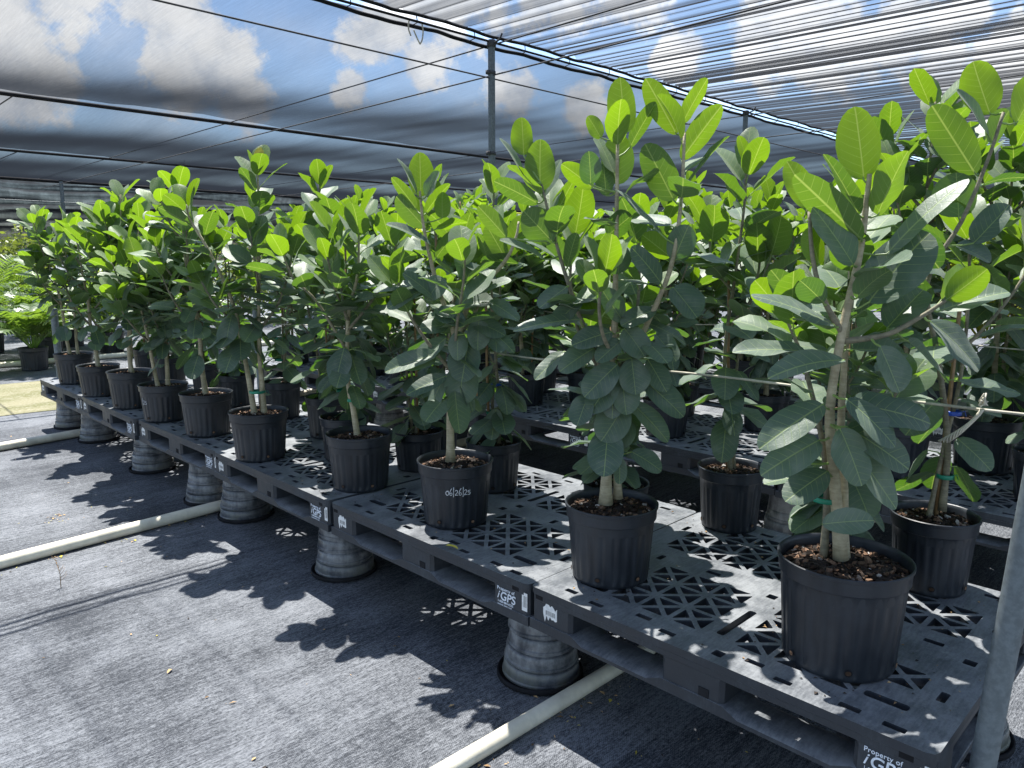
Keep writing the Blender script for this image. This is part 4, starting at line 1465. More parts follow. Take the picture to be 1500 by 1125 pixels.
# the same for its neighbours
BLADES_C = [
    ((-0.114, -0.003, 1.259), (-0.118, 0.017, 1.421), 0.107, (0.00, 1.00, 0.20), 1.00, 0.10),
    ((-0.107, 0.032, 1.148), (-0.216, 0.052, 1.263), 0.114, (0.20, 0.90, 0.40), 0.50, 0.15),
    ((-0.129, -0.022, 1.267), (-0.191, -0.062, 1.389), 0.065, (0.40, -0.30, 0.60), 0.20, 0.30),
    ((-0.091, -0.047, 1.255), (-0.038, -0.087, 1.340), 0.069, (-0.20, -0.70, 0.50), 0.10, 0.20),
    ((-0.099, 0.015, 1.200), (-0.007, 0.035, 1.307), 0.062, (-0.50, 0.60, 0.50), 0.80, 0.30),
    ((-0.037, 0.012, 1.182), (-0.038, 0.032, 1.279), 0.067, (0.00, 1.00, 0.30), 1.00, 0.20),
    ((-0.136, 0.023, 1.213), (-0.231, 0.043, 1.332), 0.062, (0.30, 0.80, 0.40), 0.90, 0.20),
    ((-0.079, -0.021, 1.080), (-0.237, -0.061, 1.156), 0.061, (0.10, -0.40, 0.90), 0.00, 0.40),
    ((-0.059, -0.005, 1.141), (0.057, 0.015, 1.165), 0.067, (0.00, 0.50, 0.80), 0.80, 0.40),
    ((-0.061, -0.009, 1.033), (0.021, 0.011, 1.134), 0.067, (-0.30, 0.70, 0.60), 0.40, 0.20),
    ((0.168, -0.018, 0.938), (0.042, -0.058, 1.010), 0.077, (0.10, -0.50, 0.80), 0.00, 0.40),
    ((0.251, 0.012, 1.010), (0.105, 0.032, 1.015), 0.083, (0.00, 0.50, 0.85), 0.20, 0.40),
    ((-0.038, -0.022, 0.962), (-0.094, -0.062, 0.877), 0.092, (-0.10, -0.90, 0.40), 0.00, 0.20),
    ((-0.106, -0.060, 0.917), (-0.234, -0.100, 0.846), 0.071, (-0.10, -0.50, 0.85), 0.00, 0.30),
    ((-0.121, -0.038, 0.939), (-0.289, -0.078, 0.905), 0.076, (-0.10, -0.40, 0.90), 0.00, 0.40),
    ((0.010, -0.024, 0.854), (0.156, -0.064, 0.869), 0.103, (0.00, -0.70, 0.70), 0.00, 0.30),
    ((-0.060, -0.049, 0.832), (0.050, -0.089, 0.787), 0.087, (0.10, -0.80, 0.60), 0.00, 0.30),
    ((-0.029, -0.013, 0.731), (-0.149, -0.053, 0.626), 0.094, (-0.30, -0.80, 0.50), 0.00, 0.20),
    ((-0.018, -0.015, 0.781), (-0.122, -0.055, 0.771), 0.083, (-0.10, -0.70, 0.70), 0.00, 0.30),
    ((0.102, -0.058, 0.802), (0.098, -0.098, 0.694), 0.092, (0.10, -0.90, 0.30), 0.00, 0.20),
    ((0.022, -0.059, 0.761), (0.023, -0.099, 0.655), 0.077, (0.00, -1.00, 0.30), 0.00, 0.10),
    ((0.059, -0.033, 0.733), (0.033, -0.073, 0.569), 0.130, (0.00, -1.00, 0.30), 0.00, 0.15),
    ((0.035, -0.013, 0.633), (0.026, -0.053, 0.478), 0.136, (0.00, -1.00, 0.25), 0.00, 0.15),
    ((-0.064, -0.041, 0.661), (-0.199, -0.081, 0.630), 0.098, (-0.10, -0.80, 0.60), 0.00, 0.20),
    ((-0.052, -0.049, 0.675), (-0.252, -0.089, 0.608), 0.093, (-0.10, -0.70, 0.70), 0.00, 0.25),
    ((-0.029, -0.039, 0.587), (-0.174, -0.079, 0.520), 0.078, (-0.20, -0.70, 0.60), 0.00, 0.30),
    ((0.132, -0.059, 0.772), (0.232, -0.099, 0.681), 0.066, (0.20, -0.60, 0.70), 0.00, 0.40),
    ((0.212, 0.001, 1.040), (0.271, 0.021, 1.193), 0.088, (-0.20, 0.90, 0.40), 0.80, 0.20),
    ((0.199, 0.012, 1.028), (0.126, 0.032, 1.155), 0.083, (0.20, 0.90, 0.40), 0.60, 0.20),
    ((0.230, 0.015, 1.104), (0.329, 0.035, 1.117), 0.073, (0.00, 0.40, 0.90), 0.40, 0.40),
    ((0.097, -0.048, 0.901), (0.220, -0.088, 0.953), 0.081, (0.10, -0.50, 0.80), 0.00, 0.40),
    ((0.072, -0.048, 0.927), (0.020, -0.088, 1.047), 0.076, (0.20, -0.60, 0.60), 0.10, 0.20),
    ((-0.057, -0.049, 0.876), (-0.177, -0.089, 0.978), 0.086, (0.30, -0.50, 0.80), 0.00, 0.30),
    ((0.135, -0.037, 0.875), (0.250, -0.077, 0.801), 0.082, (0.20, -0.70, 0.60), 0.00, 0.30),
    ((0.070, -0.046, 0.799), (0.199, -0.086, 0.746), 0.087, (0.20, -0.70, 0.70), 0.00, 0.30),
]
# the same for its neighbours
BLADES_D = [
    ((0.048, -0.003, 1.440), (-0.004, 0.017, 1.589), 0.110, (0.30, 1.00, 0.10), 1.00, 0.15),
    ((0.149, 0.032, 1.422), (0.238, 0.052, 1.569), 0.120, (-0.20, 1.00, 0.30), 0.90, 0.15),
    ((0.041, 0.028, 1.276), (-0.095, 0.048, 1.473), 0.105, (0.30, 0.90, 0.40), 0.50, 0.20),
    ((0.022, -0.047, 1.373), (-0.104, -0.087, 1.488), 0.065, (0.30, -0.70, 0.50), 0.10, 0.25),
    ((-0.005, 0.015, 1.151), (-0.014, 0.035, 1.281), 0.138, (0.00, 0.95, 0.40), 0.30, 0.15),
    ((0.067, 0.012, 1.359), (0.123, 0.032, 1.457), 0.092, (-0.20, 0.90, 0.40), 0.40, 0.20),
    ((0.021, -0.027, 1.074), (0.088, -0.067, 1.181), 0.091, (-0.30, -0.70, 0.60), 0.00, 0.20),
    ((0.067, 0.029, 1.247), (0.210, 0.049, 1.265), 0.057, (0.00, 0.40, 0.90), 0.10, 0.40),
    ((-0.069, -0.055, 0.988), (-0.202, -0.095, 1.027), 0.087, (0.10, -0.60, 0.80), 0.00, 0.30),
    ((-0.075, -0.009, 0.906), (-0.182, 0.011, 0.966), 0.090, (0.20, 0.70, 0.60), 0.20, 0.30),
    ((-0.025, -0.018, 1.067), (0.056, -0.058, 1.017), 0.092, (0.20, -0.70, 0.70), 0.00, 0.30),
]
h1 = make_ficus('potted_ficus', [
    dict(p=[(-0.009, 0.000, 0.269), (-0.041, 0.000, 0.483), (-0.064, 0.000, 0.659), (-0.046, 0.000, 0.862), (-0.014, 0.010, 1.043), (-0.006, 0.012, 1.171), (-0.004, 0.012, 1.227)], r=(.0165, .0055), t=(.55, .93), gap=.085, L=.15),
    dict(p=[(.012, .03, .24), (.0, .035, .44), (-.02, .03, .60), (-.01, .06, .80), (.02, .13, 1.00), (.03, .17, 1.12)], r=(.0155, .0042), t=(.64, .99), L=.165, gap=.05),
    dict(p=[(-0.045, 0.000, 0.846), (-0.105, -0.010, 0.937), (-0.136, -0.010, 1.035), (-0.146, 0.000, 1.139)], r=(.008, .0045)),
    dict(p=[(-0.040, 0.000, 0.829), (0.053, -0.020, 0.848), (0.124, -0.040, 0.895), (0.169, -0.050, 0.931)], r=(.0085, .004), t=(.85, .99), base=False, L=.14),
    dict(p=[(-.035, .04, .24), (-.045, .045, .50), (-.09, .11, .75), (-.14, .16, .90)], r=(.0105, .004), t=(.55, .99), L=.16, gap=.05),
], 'big', 11, gap=.037, Lr=.175, chips=620, rz_pot=.2, ties=(((-.045, .03, .42), .034, TIE_G),), blades=BLADES)
place(h1, .7035, 1.892, 'largest ficus, in the widest black pot of bark and perlite, closest to the corner post', GF)

h2 = make_ficus('potted_ficus', [
    dict(p=[(-0.019, 0.000, 0.243), (-0.017, 0.000, 0.443), (-0.004, 0.000, 0.643), (-0.003, 0.000, 0.901), (-0.004, 0.000, 1.130), (-0.006, 0.000, 1.381)], r=(.019, .0045), t=(.50, .97), gap=.075, L=.14),
    dict(p=[(0.023, 0.020, 0.255), (0.021, 0.020, 0.450), (0.063, 0.000, 0.730), (0.156, -0.030, 0.986), (0.184, -0.030, 1.189), (0.190, -0.020, 1.398)], r=(.0135, .0042), t=(.45, .97), gap=.075, L=.14),
    dict(p=[(-0.008, 0.000, 0.621), (-0.099, 0.000, 0.816), (-0.176, 0.010, 1.038), (-0.234, 0.020, 1.254)], r=(.0095, .004), t=(.3, .95), base=False, gap=.07, L=.13),
    dict(p=[(.012, 0, .70), (-.05, -.10, .80), (-.07, -.15, .90), (-.06, -.17, .98)], r=(.007, .004), t=(.6, .99), base=False, L=.14),
    dict(p=[(.01, 0, .66), (.08, .12, .80), (.10, .18, 1.0), (.09, .20, 1.14)], r=(.008, .004), t=(.15, .99), base=False, gap=.036),
    dict(p=[(.0, 0, .62), (-.10, .10, .78), (-.13, .16, .95), (-.12, .18, 1.10)], r=(.008, .004), t=(.15, .99), base=False, gap=.036),
], 'mid', 23, gap=.037, Lr=.155, chips=460, skirt=9, skirt_z=(.45, .70), blades=BLADES_B)
place(h2, 1.444, 1.878, 'bushy ficus with two bare trunks in a black pot just beyond the closest pallet joint', GF)

h3 = make_ficus('potted_ficus', [
    dict(p=[(-0.018, 0.000, 0.240), (-0.015, 0.000, 0.476), (0.007, 0.000, 0.716), (-0.058, 0.000, 0.925), (-0.104, 0.000, 1.129), (-0.119, 0.000, 1.279)], r=(.0175, .0042)),
    dict(p=[(0.004, 0.000, 0.690), (0.068, 0.000, 0.873), (0.194, -0.010, 1.015), (0.238, -0.010, 1.103), (0.250, 0.000, 1.167)], r=(.0125, .004)),
    dict(p=[(-.01, 0, .60), (-.10, -.03, .72), (-.17, -.05, .84), (-.20, -.06, .95)], r=(.008, .004), t=(.55, .99), base=False, L=.14),
    dict(p=[(-.01, .0, .64), (-.02, .12, .80), (.02, .17, .98), (.02, .18, 1.1)], r=(.008, .004), t=(.15, .99), base=False, gap=.034),
    dict(p=[(.0, 0, .62), (.02, -.10, .78), (.05, -.17, .94), (.06, -.2, 1.05)], r=(.007, .004), t=(.35, .99), base=False, gap=.040),
    dict(p=[(.0, .0, .70), (.10, .10, .86), (.14, .14, 1.02), (.14, .15, 1.12)], r=(.007, .004), t=(.15, .99), base=False, gap=.036),
], 'mid', 37, gap=.040, Lr=.15, chips=420, skirt=8, skirt_z=(.46, .70), blades=BLADES_C)
place(h3, 2.208, 1.861, 'single-trunk ficus in the black pot that carries the hand-written date 06/26/25', GF)

h4 = make_ficus('potted_ficus', [
    dict(p=[(-.006, 0, .21), (-.02, 0, .34), (-.042, 0, .50), (-.03, 0, .78), (.018, .0, .97), (.03, 0, 1.20)], r=(.0165, .0042), t=(.36, .995)),
    dict(p=[(-.04, 0, .62), (-.16, -.02, .84), (-.26, -.03, .95), (-.30, -.03, 1.06)], r=(.008, .004), t=(.3, .99), base=False),
    dict(p=[(-.03, 0, .72), (.10, .0, .88), (.17, .02, 1.02), (.19, .02, 1.12)], r=(.008, .004), t=(.15, .99), base=False),
    dict(p=[(-.03, 0, .70), (-.08, .12, .86), (-.11, .16, 1.06), (-.12, .18, 1.16)], r=(.008, .004), t=(.15, .99), base=False),
    dict(p=[(-.03, 0, .76), (-.06, -.10, .90), (-.08, -.14, 1.04)], r=(.007, .004), t=(.15, .99), base=False),
], 'mid', 41, gap=.034, Lr=.155, chips=420, skirt=16, skirt_z=(.44, .70), ties=(((-.03, 0, .40), .017, TIE_G),))
place(h4, 2.867, 1.848, 'ficus with one slightly bent pale trunk, between the dated pot and the twin-trunk ficus', GF)

h5 = make_ficus('potted_ficus', [
    dict(p=[(-.02, 0, .21), (-.035, 0, .36), (-.055, 0, .52), (-.098, 0, .80), (-.20, .0, 1.06), (-.29, .01, 1.22), (-.31, .01, 1.30)], r=(.0165, .0042), t=(.40, .995)),
    dict(p=[(.026, .01, .21), (.022, .01, .40), (.018, .01, .58), (.04, .0, .93), (.055, 0, 1.22), (.062, 0, 1.46)], r=(.0155, .0042), t=(.34, .995)),
    dict(p=[(.02, 0, .66), (.14, .0, .82), (.20, .02, 1.02), (.21, .02, 1.12)], r=(.008, .004), t=(.15, .99), base=False),
    dict(p=[(.03, 0, .80), (.0, .13, .98), (-.03, .17, 1.20), (-.02, .18, 1.32)], r=(.008, .004), t=(.15, .99), base=False),
    dict(p=[(.035, 0, .86), (.06, -.10, 1.0), (.05, -.13, 1.18)], r=(.007, .004), t=(.15, .99), base=False),
    dict(p=[(-.08, 0, .70), (-.15, -.09, .80), (-.20, -.13, .92)], r=(.007, .004), t=(.15, .99), base=False),
], 'mid', 53, gap=.034, Lr=.155, chips=300, skirt=14, skirt_z=(.50, .78), ties=(((.0, .0, .35), .040, TIE_G),), stakes=(((-.0, .03, .22), (.02, .035, .95), .006),))
place(h5, 3.67, 1.758, 'tall twin-trunk ficus tied low with green tape, next to a short grey pipe stake', GF)

front = ((4.412, 1.792, 1.42, 61, 1, (-.12, 0), 'ficus with dark low leaves in a black pot, just beyond the short grey pipe stake'),
         (5.016, 1.763, 1.30, 67, 3, (-.05, 0), 'ficus in the black pot with a short white scribble on its flank'),
         (5.612, 1.756, 1.42, 71, 3, (.03, 0), 'ficus with three pale trunks, third from the far end of the front line'),
         (6.287, 1.744, 1.34, 79, 1, (-.06, 0), 'ficus second from the far end of the front line, one drooping leaf over its rim'),
         (7.088, 1.786, 1.36, 83, 2, (-.20, .05), 'last ficus of the front line, beside the sandy grass and the far pipe stake'))
for u, v, H, sd, tr, lean, lab in front:
    st = rand_stems(sd, H, 'mid', tr, 6, .20, lean, bare=.30)
    o = make_ficus('potted_ficus', st, 'mid', sd, gap=.036, Lr=.155, chips=220, skirt=12, skirt_z=(.42, .75))
    place(o, u, v, lab, GF)
    o.scale.z = {61: 1.0, 67: .94, 71: 1.03, 79: .93, 83: 1.0}[sd]

# --- thinner, staked plants in smaller pots behind them
GB = 'staked ficus plants in the back line of the front pallets'
b1 = make_ficus('potted_ficus', [
    dict(p=[(0.022, 0.000, 0.248), (0.019, 0.000, 0.464), (-0.033, 0.000, 0.720), (-0.089, 0.000, 0.956), (-0.022, -0.030, 1.135), (0.022, -0.050, 1.296), (0.050, -0.060, 1.434)], r=(.011, .0045), t=(.20, .55), L=.16, gap=.06),
    dict(p=[(-.015, .01, .20), (.01, .01, .42), (.05, .02, .66), (.07, .05, .90), (.06, .06, 1.10)], r=(.0085, .004), t=(.40, .99), L=.16, gap=.05),
    dict(p=[(.0, 0, .72), (.11, .0, .84), (.20, .0, .98), (.24, .0, 1.10)], r=(.006, .004), t=(.3, .99), base=False, L=.16, gap=.05),
], 'small', 97, gap=.045, Lr=.165, chips=420, skirt=4, skirt_z=(.34, .58), blades=BLADES_D, ties=(((.02, .0, .36), .023, TIE_G), ((.03, .01, .56), .024, TIE_B)), stakes=(((.01, .012, .2), (.03, .02, 1.0), .007),))
place(b1, .679, 2.538, 'staked ficus with one green and one blue tape, leaning over towards the corner post', GB)
b0 = make_ficus('potted_ficus', [
    dict(p=[(.0, 0, .20), (-.03, 0, .44), (-.045, 0, .70), (-.02, 0, .98), (.0, 0, 1.22), (.0, 0, 1.36)], r=(.0095, .004), t=(.24, .995), L=.165),
    dict(p=[(.015, .01, .20), (.0, .01, .48), (.02, .02, .74), (.07, .03, .95), (.08, .03, 1.08)], r=(.0065, .004), t=(.30, .99)),
    dict(p=[(-.03, 0, .78), (.06, -.02, .92), (.11, -.03, 1.08)], r=(.005, .004), t=(.2, .99), base=False),
    dict(p=[(-.02, 0, .90), (-.10, .0, 1.0), (-.13, .0, 1.14)], r=(.005, .004), t=(.2, .99), base=False),
], 'small', 103, gap=.042, Lr=.155, chips=320, skirt=4, skirt_z=(.36, .62), ties=(((-.022, .0, .50), .020, TIE_B), ((-.025, .01, .60), .022, TIE_B)), stakes=(((-.012, .012, .2), (-.04, .015, .95), .006),))
place(b0, 1.408, 2.580, 'slim ficus tied with two blue tapes, alone in a black pot before the dark gap', GB)
back = [(.86, 2.235, 'ficus half hidden behind the widest pot, its stem against a brown stake'),
        (1.70, 2.235, 'ficus half hidden behind the bushy two-trunk plant, tied to a bamboo stake with green tape'),
        (2.42, 2.27, 'staked ficus behind the dated pot, a brown leaf at its foot'),
        (2.93, 2.23, 'staked ficus with small low leaves between the dated pot and its neighbour'),
        (3.14, 2.52, 'ficus by the rear pallet edge, behind the staked plant with small low leaves'),
        (3.33, 2.06, 'ficus in a small black pot between the bent-trunk and the twin-trunk plant'),
        (3.85, 2.27, 'ficus whose pot peeps out behind the twin-trunk plant'),
        (4.55, 2.35, 'ficus of the back line behind the short grey pipe stake'),
        (5.15, 2.32, 'ficus of the back line behind the pot with the white scribble'),
        (5.75, 2.36, 'ficus of the back line behind the three-trunk plant'),
        (6.42, 2.33, 'ficus of the back line, second from the grass end'),
        (7.08, 2.38, 'ficus of the back line at the grass end')]
protos = []
for k in range(4):
    rim, h, ratio = pot_builder('small')
    st = rand_stems(200 + k * 13, (1.38, 1.30, 1.45, 1.25)[k], 'small', 2, 3, .17, (0, 0), bare=.06, thin=True)
    o = make_ficus('potted_ficus', st, 'small', 210 + k, gap=.040, Lr=.152, chips=260, skirt=7, skirt_z=(.27, .60), ties=(((.0, .0, .38), .034, TIE_G), ((.0, 0, .52), .036, TIE_G if k % 2 else TIE_B)), stakes=(((.01, .02, .2), (.02, .03, 1.15), .0065),))
    protos.append(o)
rp = random.Random(5)
used = set()
for i, (u, v, lab) in enumerate(back):
    k = i % 4
    o = protos[k] if k not in used else copy_tree(protos[k])
    used.add(k)
    place(o, u, v, lab, GB, rp.uniform(-1.2, 1.2) + i * .9)
    o.scale = (1, 1, (.74, .78, .92, .80, 1.0, .95, 1.0, 1.0, .93, 1.0, .95, 1.0)[i])

# --- the rows behind: mature plants, copied from six different ones
protos2 = []
for k in range(6):
    H = (1.52, 1.36, 1.70, 1.42, 1.60, 1.30)[k]
    st = rand_stems(300 + k * 7, H, 'mid', 1 + (k % 2), 8, .22, (0, 0), bare=.12)
    o = make_ficus('potted_ficus', st, 'mid', 320 + k, gap=.036, Lr=.165, lowres=True, chips=120, skirt=18, skirt_z=(.33, .80), stakes=(((.03, .02, .2), (.05, .03, 1.35), .008),) if k % 2 else ())
    protos2.append(o)
used = set()
rs2 = random.Random(8)
def place2(k, *a):
    o = protos2[k] if k not in used else copy_tree(protos2[k])
    used.add(k)
    global last2
    last2 = place(o, *a)
    z = rs2.uniform(.84, 1.08)
    o.scale = (z ** .5, z ** .5, z)
ln = 0
for line, v in enumerate((3.78, 4.24)):
    for i in range(13):
        k = ((2, 4, 0, 2, 4, 0, 3, 1, 5, 3, 0, 1, 5) if line == 0 else (4, 2, 0, 4, 0, 3, 5, 1, 3, 0, 5, 2, 1))[i]
        u = -.62 + .63 * i + rp.uniform(-.08, .08) + .3 * line
        if line == 0 and i in (4, 6):
            continue
        place2(k, u, v + rp.uniform(-.06, .06), 'ficus of the second row, %s line, %s from the post end' % (('front', 'back')[line], ordn[i]), 'ficus plants on the second row of pallets', rp.uniform(0, 6.28))
for line, v in enumerate((5.48, 6.02)):
    for i in range(12):
        place2((i * 3 + 1 + i // 4 + line) % 6, -.3 + .64 * i + .3 * line + rp.uniform(-.1, .1), v + rp.uniform(-.08, .08), 'ficus of the third row, %s line, seen by its top, %s from the post end' % (('front', 'back')[line], ordn[i]), 'ficus plants on the third row of pallets', rp.uniform(0, 6.28))

# more stock stands on the ground behind the pallets
for line, v in enumerate((7.3, 8.3)):
    for i in range(13):
        u = -.6 + .82 * i + rp.uniform(-.12, .12)
        place2((i * 2 + line + i // 5) % 6, u, v + rp.uniform(-.15, .15), 'ficus on the ground behind the pallets, %s file, %s from the post end' % (('front', 'rear')[line], ordn[i]), 'ficus plants on the ground behind the pallets', rp.uniform(0, 6.28))
        last2.location.z = .0
        last2.scale = (1.15, 1.15, 1.15)

# hand-written marks on two pots
def strokes(kind, host, text_paths, h_mid, ang0, size, label):
    rim, h, ratio = pot_builder(kind)
    br = rim * ratio
    b = MB()
    for path in text_paths:
        P = []
        for x, y in smooth_path([(p[0], p[1], 0) for p in path], 4) and [(q.x, q.y) for q in smooth_path([(p[0], p[1], 0) for p in path], 4)]:
            z = h_mid + y * size
            r = br + (rim - .0065 - br) * (z / h) + .0012
            a = x * size / r
            d = (-AW) * math.cos(ang0 + a) + RT * math.sin(ang0 + a)
            P.append(d * r + Vector((0, 0, z)))
        b.tube(P, .00125, 5)
    pot = [c for c in host.children if c.name.split('.')[0] == 'pot'][0]
    o = b.build('writing', CHALK, pot)
    o.rotation_euler.z = -pot.rotation_euler.z
    o['label'] = label
def glyph(c, x):
    G = {'0': [[(.25, .75), (.05, .5), (.1, .15), (.35, .05), (.5, .3), (.45, .6), (.25, .72), (.5, .72)]],
         '6': [[(.45, 1.15), (.22, .8), (.1, .35), (.2, .05), (.42, .08), (.48, .3), (.35, .45), (.14, .32)]],
         '2': [[(.05, .72), (.25, .88), (.42, .75), (.38, .5), (.05, .05), (.3, .08), (.52, .05)]],
         '5': [[(.48, .70), (.16, .68), (.14, .42), (.38, .45), (.46, .22), (.3, .02), (.05, .1)]],
         '/': [[(.12, -.25), (.15, .5), (.17, 1.35)]],
         'k': [[(.1, 0), (.12, .9)], [(.45, .7), (.15, .4), (.48, 0)]],
         's': [[(.42, .75), (.15, .68), (.2, .45), (.42, .3), (.3, .04), (.05, .12)]]}
    return [[(p[0] + x, p[1] - .5) for p in s] for s in G[c]]
ps = []
for i, c in enumerate('06/26/25'):
    ps += glyph(c, (0, .55, 1.12, 1.45, 2.0, 2.62, 2.9, 3.45)[i] - 1.8)
strokes('mid', h3, ps, .155, .12, .0245, 'white hand-written date')
h7 = [o for o in COL.objects if o.get('label', '').startswith('ficus in the black pot with a short white scribble')][0]
strokes('mid', h7, glyph('/', -.9) + glyph('2', -.5) + glyph('5', .1), .14, -.55, .03, 'white hand-written mark')

# a few leaves with colours of their own: yellow tip leaf, brown low leaf
for nm, base, d, n_, Ln, m, lab in (('yellow_leaf', (3.68 + .062 * -.7 - .02, 1.758 + .062 * .71, DECK + 1.47), Vector((.1, .0, 1)), Vector((-.7, -.7, .1)), .11, YLEAF, 'h5'),
                               ('brown_leaf', (2.40, 2.13, DECK + .50), Vector((-.2, .1, -1)), Vector((-.7, -.7, .1)), .14, DRY, 'b3')):
    fb = MB()
    leaf(fb, (base[1], base[0], base[2]), d, n_, Ln, Ln * .5, .3, .25, random.Random(3), 1.0)
    host = h5 if lab == 'h5' else [o for o in COL.objects if o.get('label', '').startswith('staked ficus behind the dated pot')][0]
    bpy.context.view_layer.update()
    o = fb.build('leaf', m, host)
    o.matrix_parent_inverse = host.matrix_world.inverted()
    o['label'] = nm.replace('_', ' ')

# ------------------------------------------------------------------ palms and shrubs beyond the grass
def make_palm(seed, nfr, ln, m, potted=True, width=.030, upr=1.0):
    rng = random.Random(seed)
    t = empty('potted_palm' if potted else 'tall_palm')
    zb = 0 if potted else .95
    if potted:
        o = bpy.data.objects.new('pot', make_pot('big')); COL.objects.link(o); o.parent = t; o.scale = (1.1, 1.1, 1.1)
        zb = .30
    b = MB()
    for k in range(nfr):
        a = k * 2.4 + rng.uniform(-.3, .3)
        el = rng.uniform(.75, 1.45) * upr
        L_ = ln * rng.uniform(.75, 1.15)
        hor = Vector((math.cos(a), math.sin(a), 0))
        P, p = [], Vector((hor.x * .04, hor.y * .04, zb))
        n = 16
        for i in range(n + 1):
            P.append(p.copy())
            e = el - (1.5 * (i / n) ** 1.6) * (1.25 - .5 * upr * .8)
            p = p + (hor * math.cos(e) + Vector((0, 0, math.sin(e)))) * (L_ / n)
        b.tube(P, [.009 * (1 - .8 * i / n) for i in range(n + 1)], 4, 0, cap=False)
        for i in range(5, n + 1):
            tng = (P[i] - P[i - 1]).normalized()
            sd = tng.cross(Vector((0, 0, 1)))
            if sd.length < .05:
                sd = Vector((hor.y, -hor.x, 0))
            sd.normalize()
            for s in (-1, 1):
                for q in (0, .5):
                    base = P[i - 1].lerp(P[i], q)
                    ll = ln * .34 * math.sin(math.pi * (.12 + .82 * (i - 4) / (n - 3))) * rng.uniform(.85, 1.1)
                    dr = (sd * s + tng * .75 + Vector((0, 0, rng.uniform(-.1, .25)))).normalized()
                    mid_ = base + dr * ll * .55
                    tip = base + dr * ll + Vector((0, 0, -ll * rng.uniform(.12, .4)))
                    wv = tng * width * .5
                    up = Vector((0, 0, .006))
                    b.add([base - wv * .4, base + wv * .4, mid_ + wv + up, mid_ - wv + up, tip], [(0, 1, 2, 3), (3, 2, 4)], 0)
    b.build('frond_crown', m, t, smooth=False)
    return t
pA, pB, pC = make_palm(1, 22, .95, PALM, True, .026), make_palm(2, 26, .80, PALM, True, .034, 1.05), make_palm(3, 20, 1.1, PALM, True, .022)
pw = ['at the very edge by the cream pipe', 'with broad arching leaflets next to the far pipe stake', 'with narrow leaflets behind the cream pipe', 'standing between its broad-leaved neighbours', 'in the second rank of palms', 'at the back of the palm group', 'beside the end of the ficus row', 'half hidden behind the last ficus', 'deep in the palm group']
usedp = set()
for i, (u, v, k, s) in enumerate(((11.5, 1.05, 0, 1.0), (11.6, 2.45, 1, 1.0), (12.7, 1.75, 2, 1.0), (12.75, 2.9, 1, 1.1), (13.7, 1.2, 0, 1.25), (14.2, 2.4, 2, 1.3), (12.9, 3.8, 0, 1.1), (12.2, 4.7, 1, 1.1), (14.4, 3.6, 1, 1.3))):
    src = (pA, pB, pC)[k]
    o = src if k not in usedp else copy_tree(src)
    usedp.add(k)
    o.location = (v, u, .002)
    o.rotation_euler.z = i * 1.7
    o.scale = (s, s, s)
    tag(o, 'bright green potted palm ' + pw[i], 'palm', 'potted palms beyond the sandy grass')
yl = make_palm(9, 18, 1.15, PALM_Y, False, .030, 1.15)
for i, (u, v, s, w) in enumerate(((7.28, 6.2, 1.10, 'its fronds just topping the leaves near the dated plant'), (2.91, 6.6, .93, 'yellow tips showing behind the slim blue-taped plant'), (1.5, 6.4, .93, 'yellow tips showing behind the leaning staked plant'))):
    o = yl if i == 0 else copy_tree(yl)
    o.location = (v, u, .002)
    o.rotation_euler.z = i * 1.3
    o.scale = (s, s, s)
    tag(o, 'yellowing palm behind the rows, ' + w, 'palm', 'yellowing palms behind the rows')
def make_shrub(seed, h, w):
    rng = random.Random(seed)
    t = empty('shrub')
    b = MB()
    st = MB()
    cl_ = [(rng.uniform(-w, w) * .6, rng.uniform(-w, w) * .6, h * rng.uniform(.25, .85), rng.uniform(.25, .5) * w) for _ in range(16)]
    for x, y, z, r in cl_:
        st.tube([(x * .1, y * .1, 0), (x * .5, y * .5, z * .5), (x, y, z)], [.03, .02, .008], 5)
        for k in range(170):
            d = Vector((rng.gauss(0, 1), rng.gauss(0, 1), rng.gauss(0, .9)))
            d.normalize()
            c = Vector((x, y, z)) + d * r * rng.uniform(.5, 1.1)
            a = Vector((rng.uniform(-1, 1), rng.uniform(-1, 1), rng.uniform(-.4, .8))).normalized()
            s = a.cross(d)
            if s.length < .1:
                continue
            s.normalize()
            l_, ww = rng.uniform(.07, .15), rng.uniform(.018, .035)
            b.add([c, c + a * l_ * .5 + s * ww, c + a * l_, c + a * l_ * .5 - s * ww], [(0, 1, 2, 3)])
    st.build('stem', STEM, t)
    b.build('crown', BUSH, t, smooth=False)
    return t
s1, s2 = make_shrub(1, 2.0, 1.0), make_shrub(2, 1.7, 1.2)
us = set()
sw = ['behind the palms at the open end', 'second of the hedge behind the palms', 'third of the hedge behind the palms', 'fourth of the hedge behind the palms', 'fifth of the hedge behind the palms', 'sixth of the hedge behind the palms', 'by the dark end curtain', 'under the end curtain beyond the ficus tops']
for i, (u, v) in enumerate(((16.0, .6), (16.4, 2.0), (16.9, 3.4), (16.3, 4.7), (17.0, 6.0), (16.8, 7.6), (17.2, 9.4), (17.0, 11.2))):
    k = i % 2
    o = (s1, s2)[k] if k not in us else copy_tree((s1, s2)[k])
    us.add(k)
    o.location = (v, u, 0)
    o.rotation_euler.z = i * 2.1
    o.scale = (1, 1, .85 + .1 * (i % 3))
    tag(o, 'olive green leafy shrub ' + sw[i], 'shrub', 'shrubs before the end curtain')

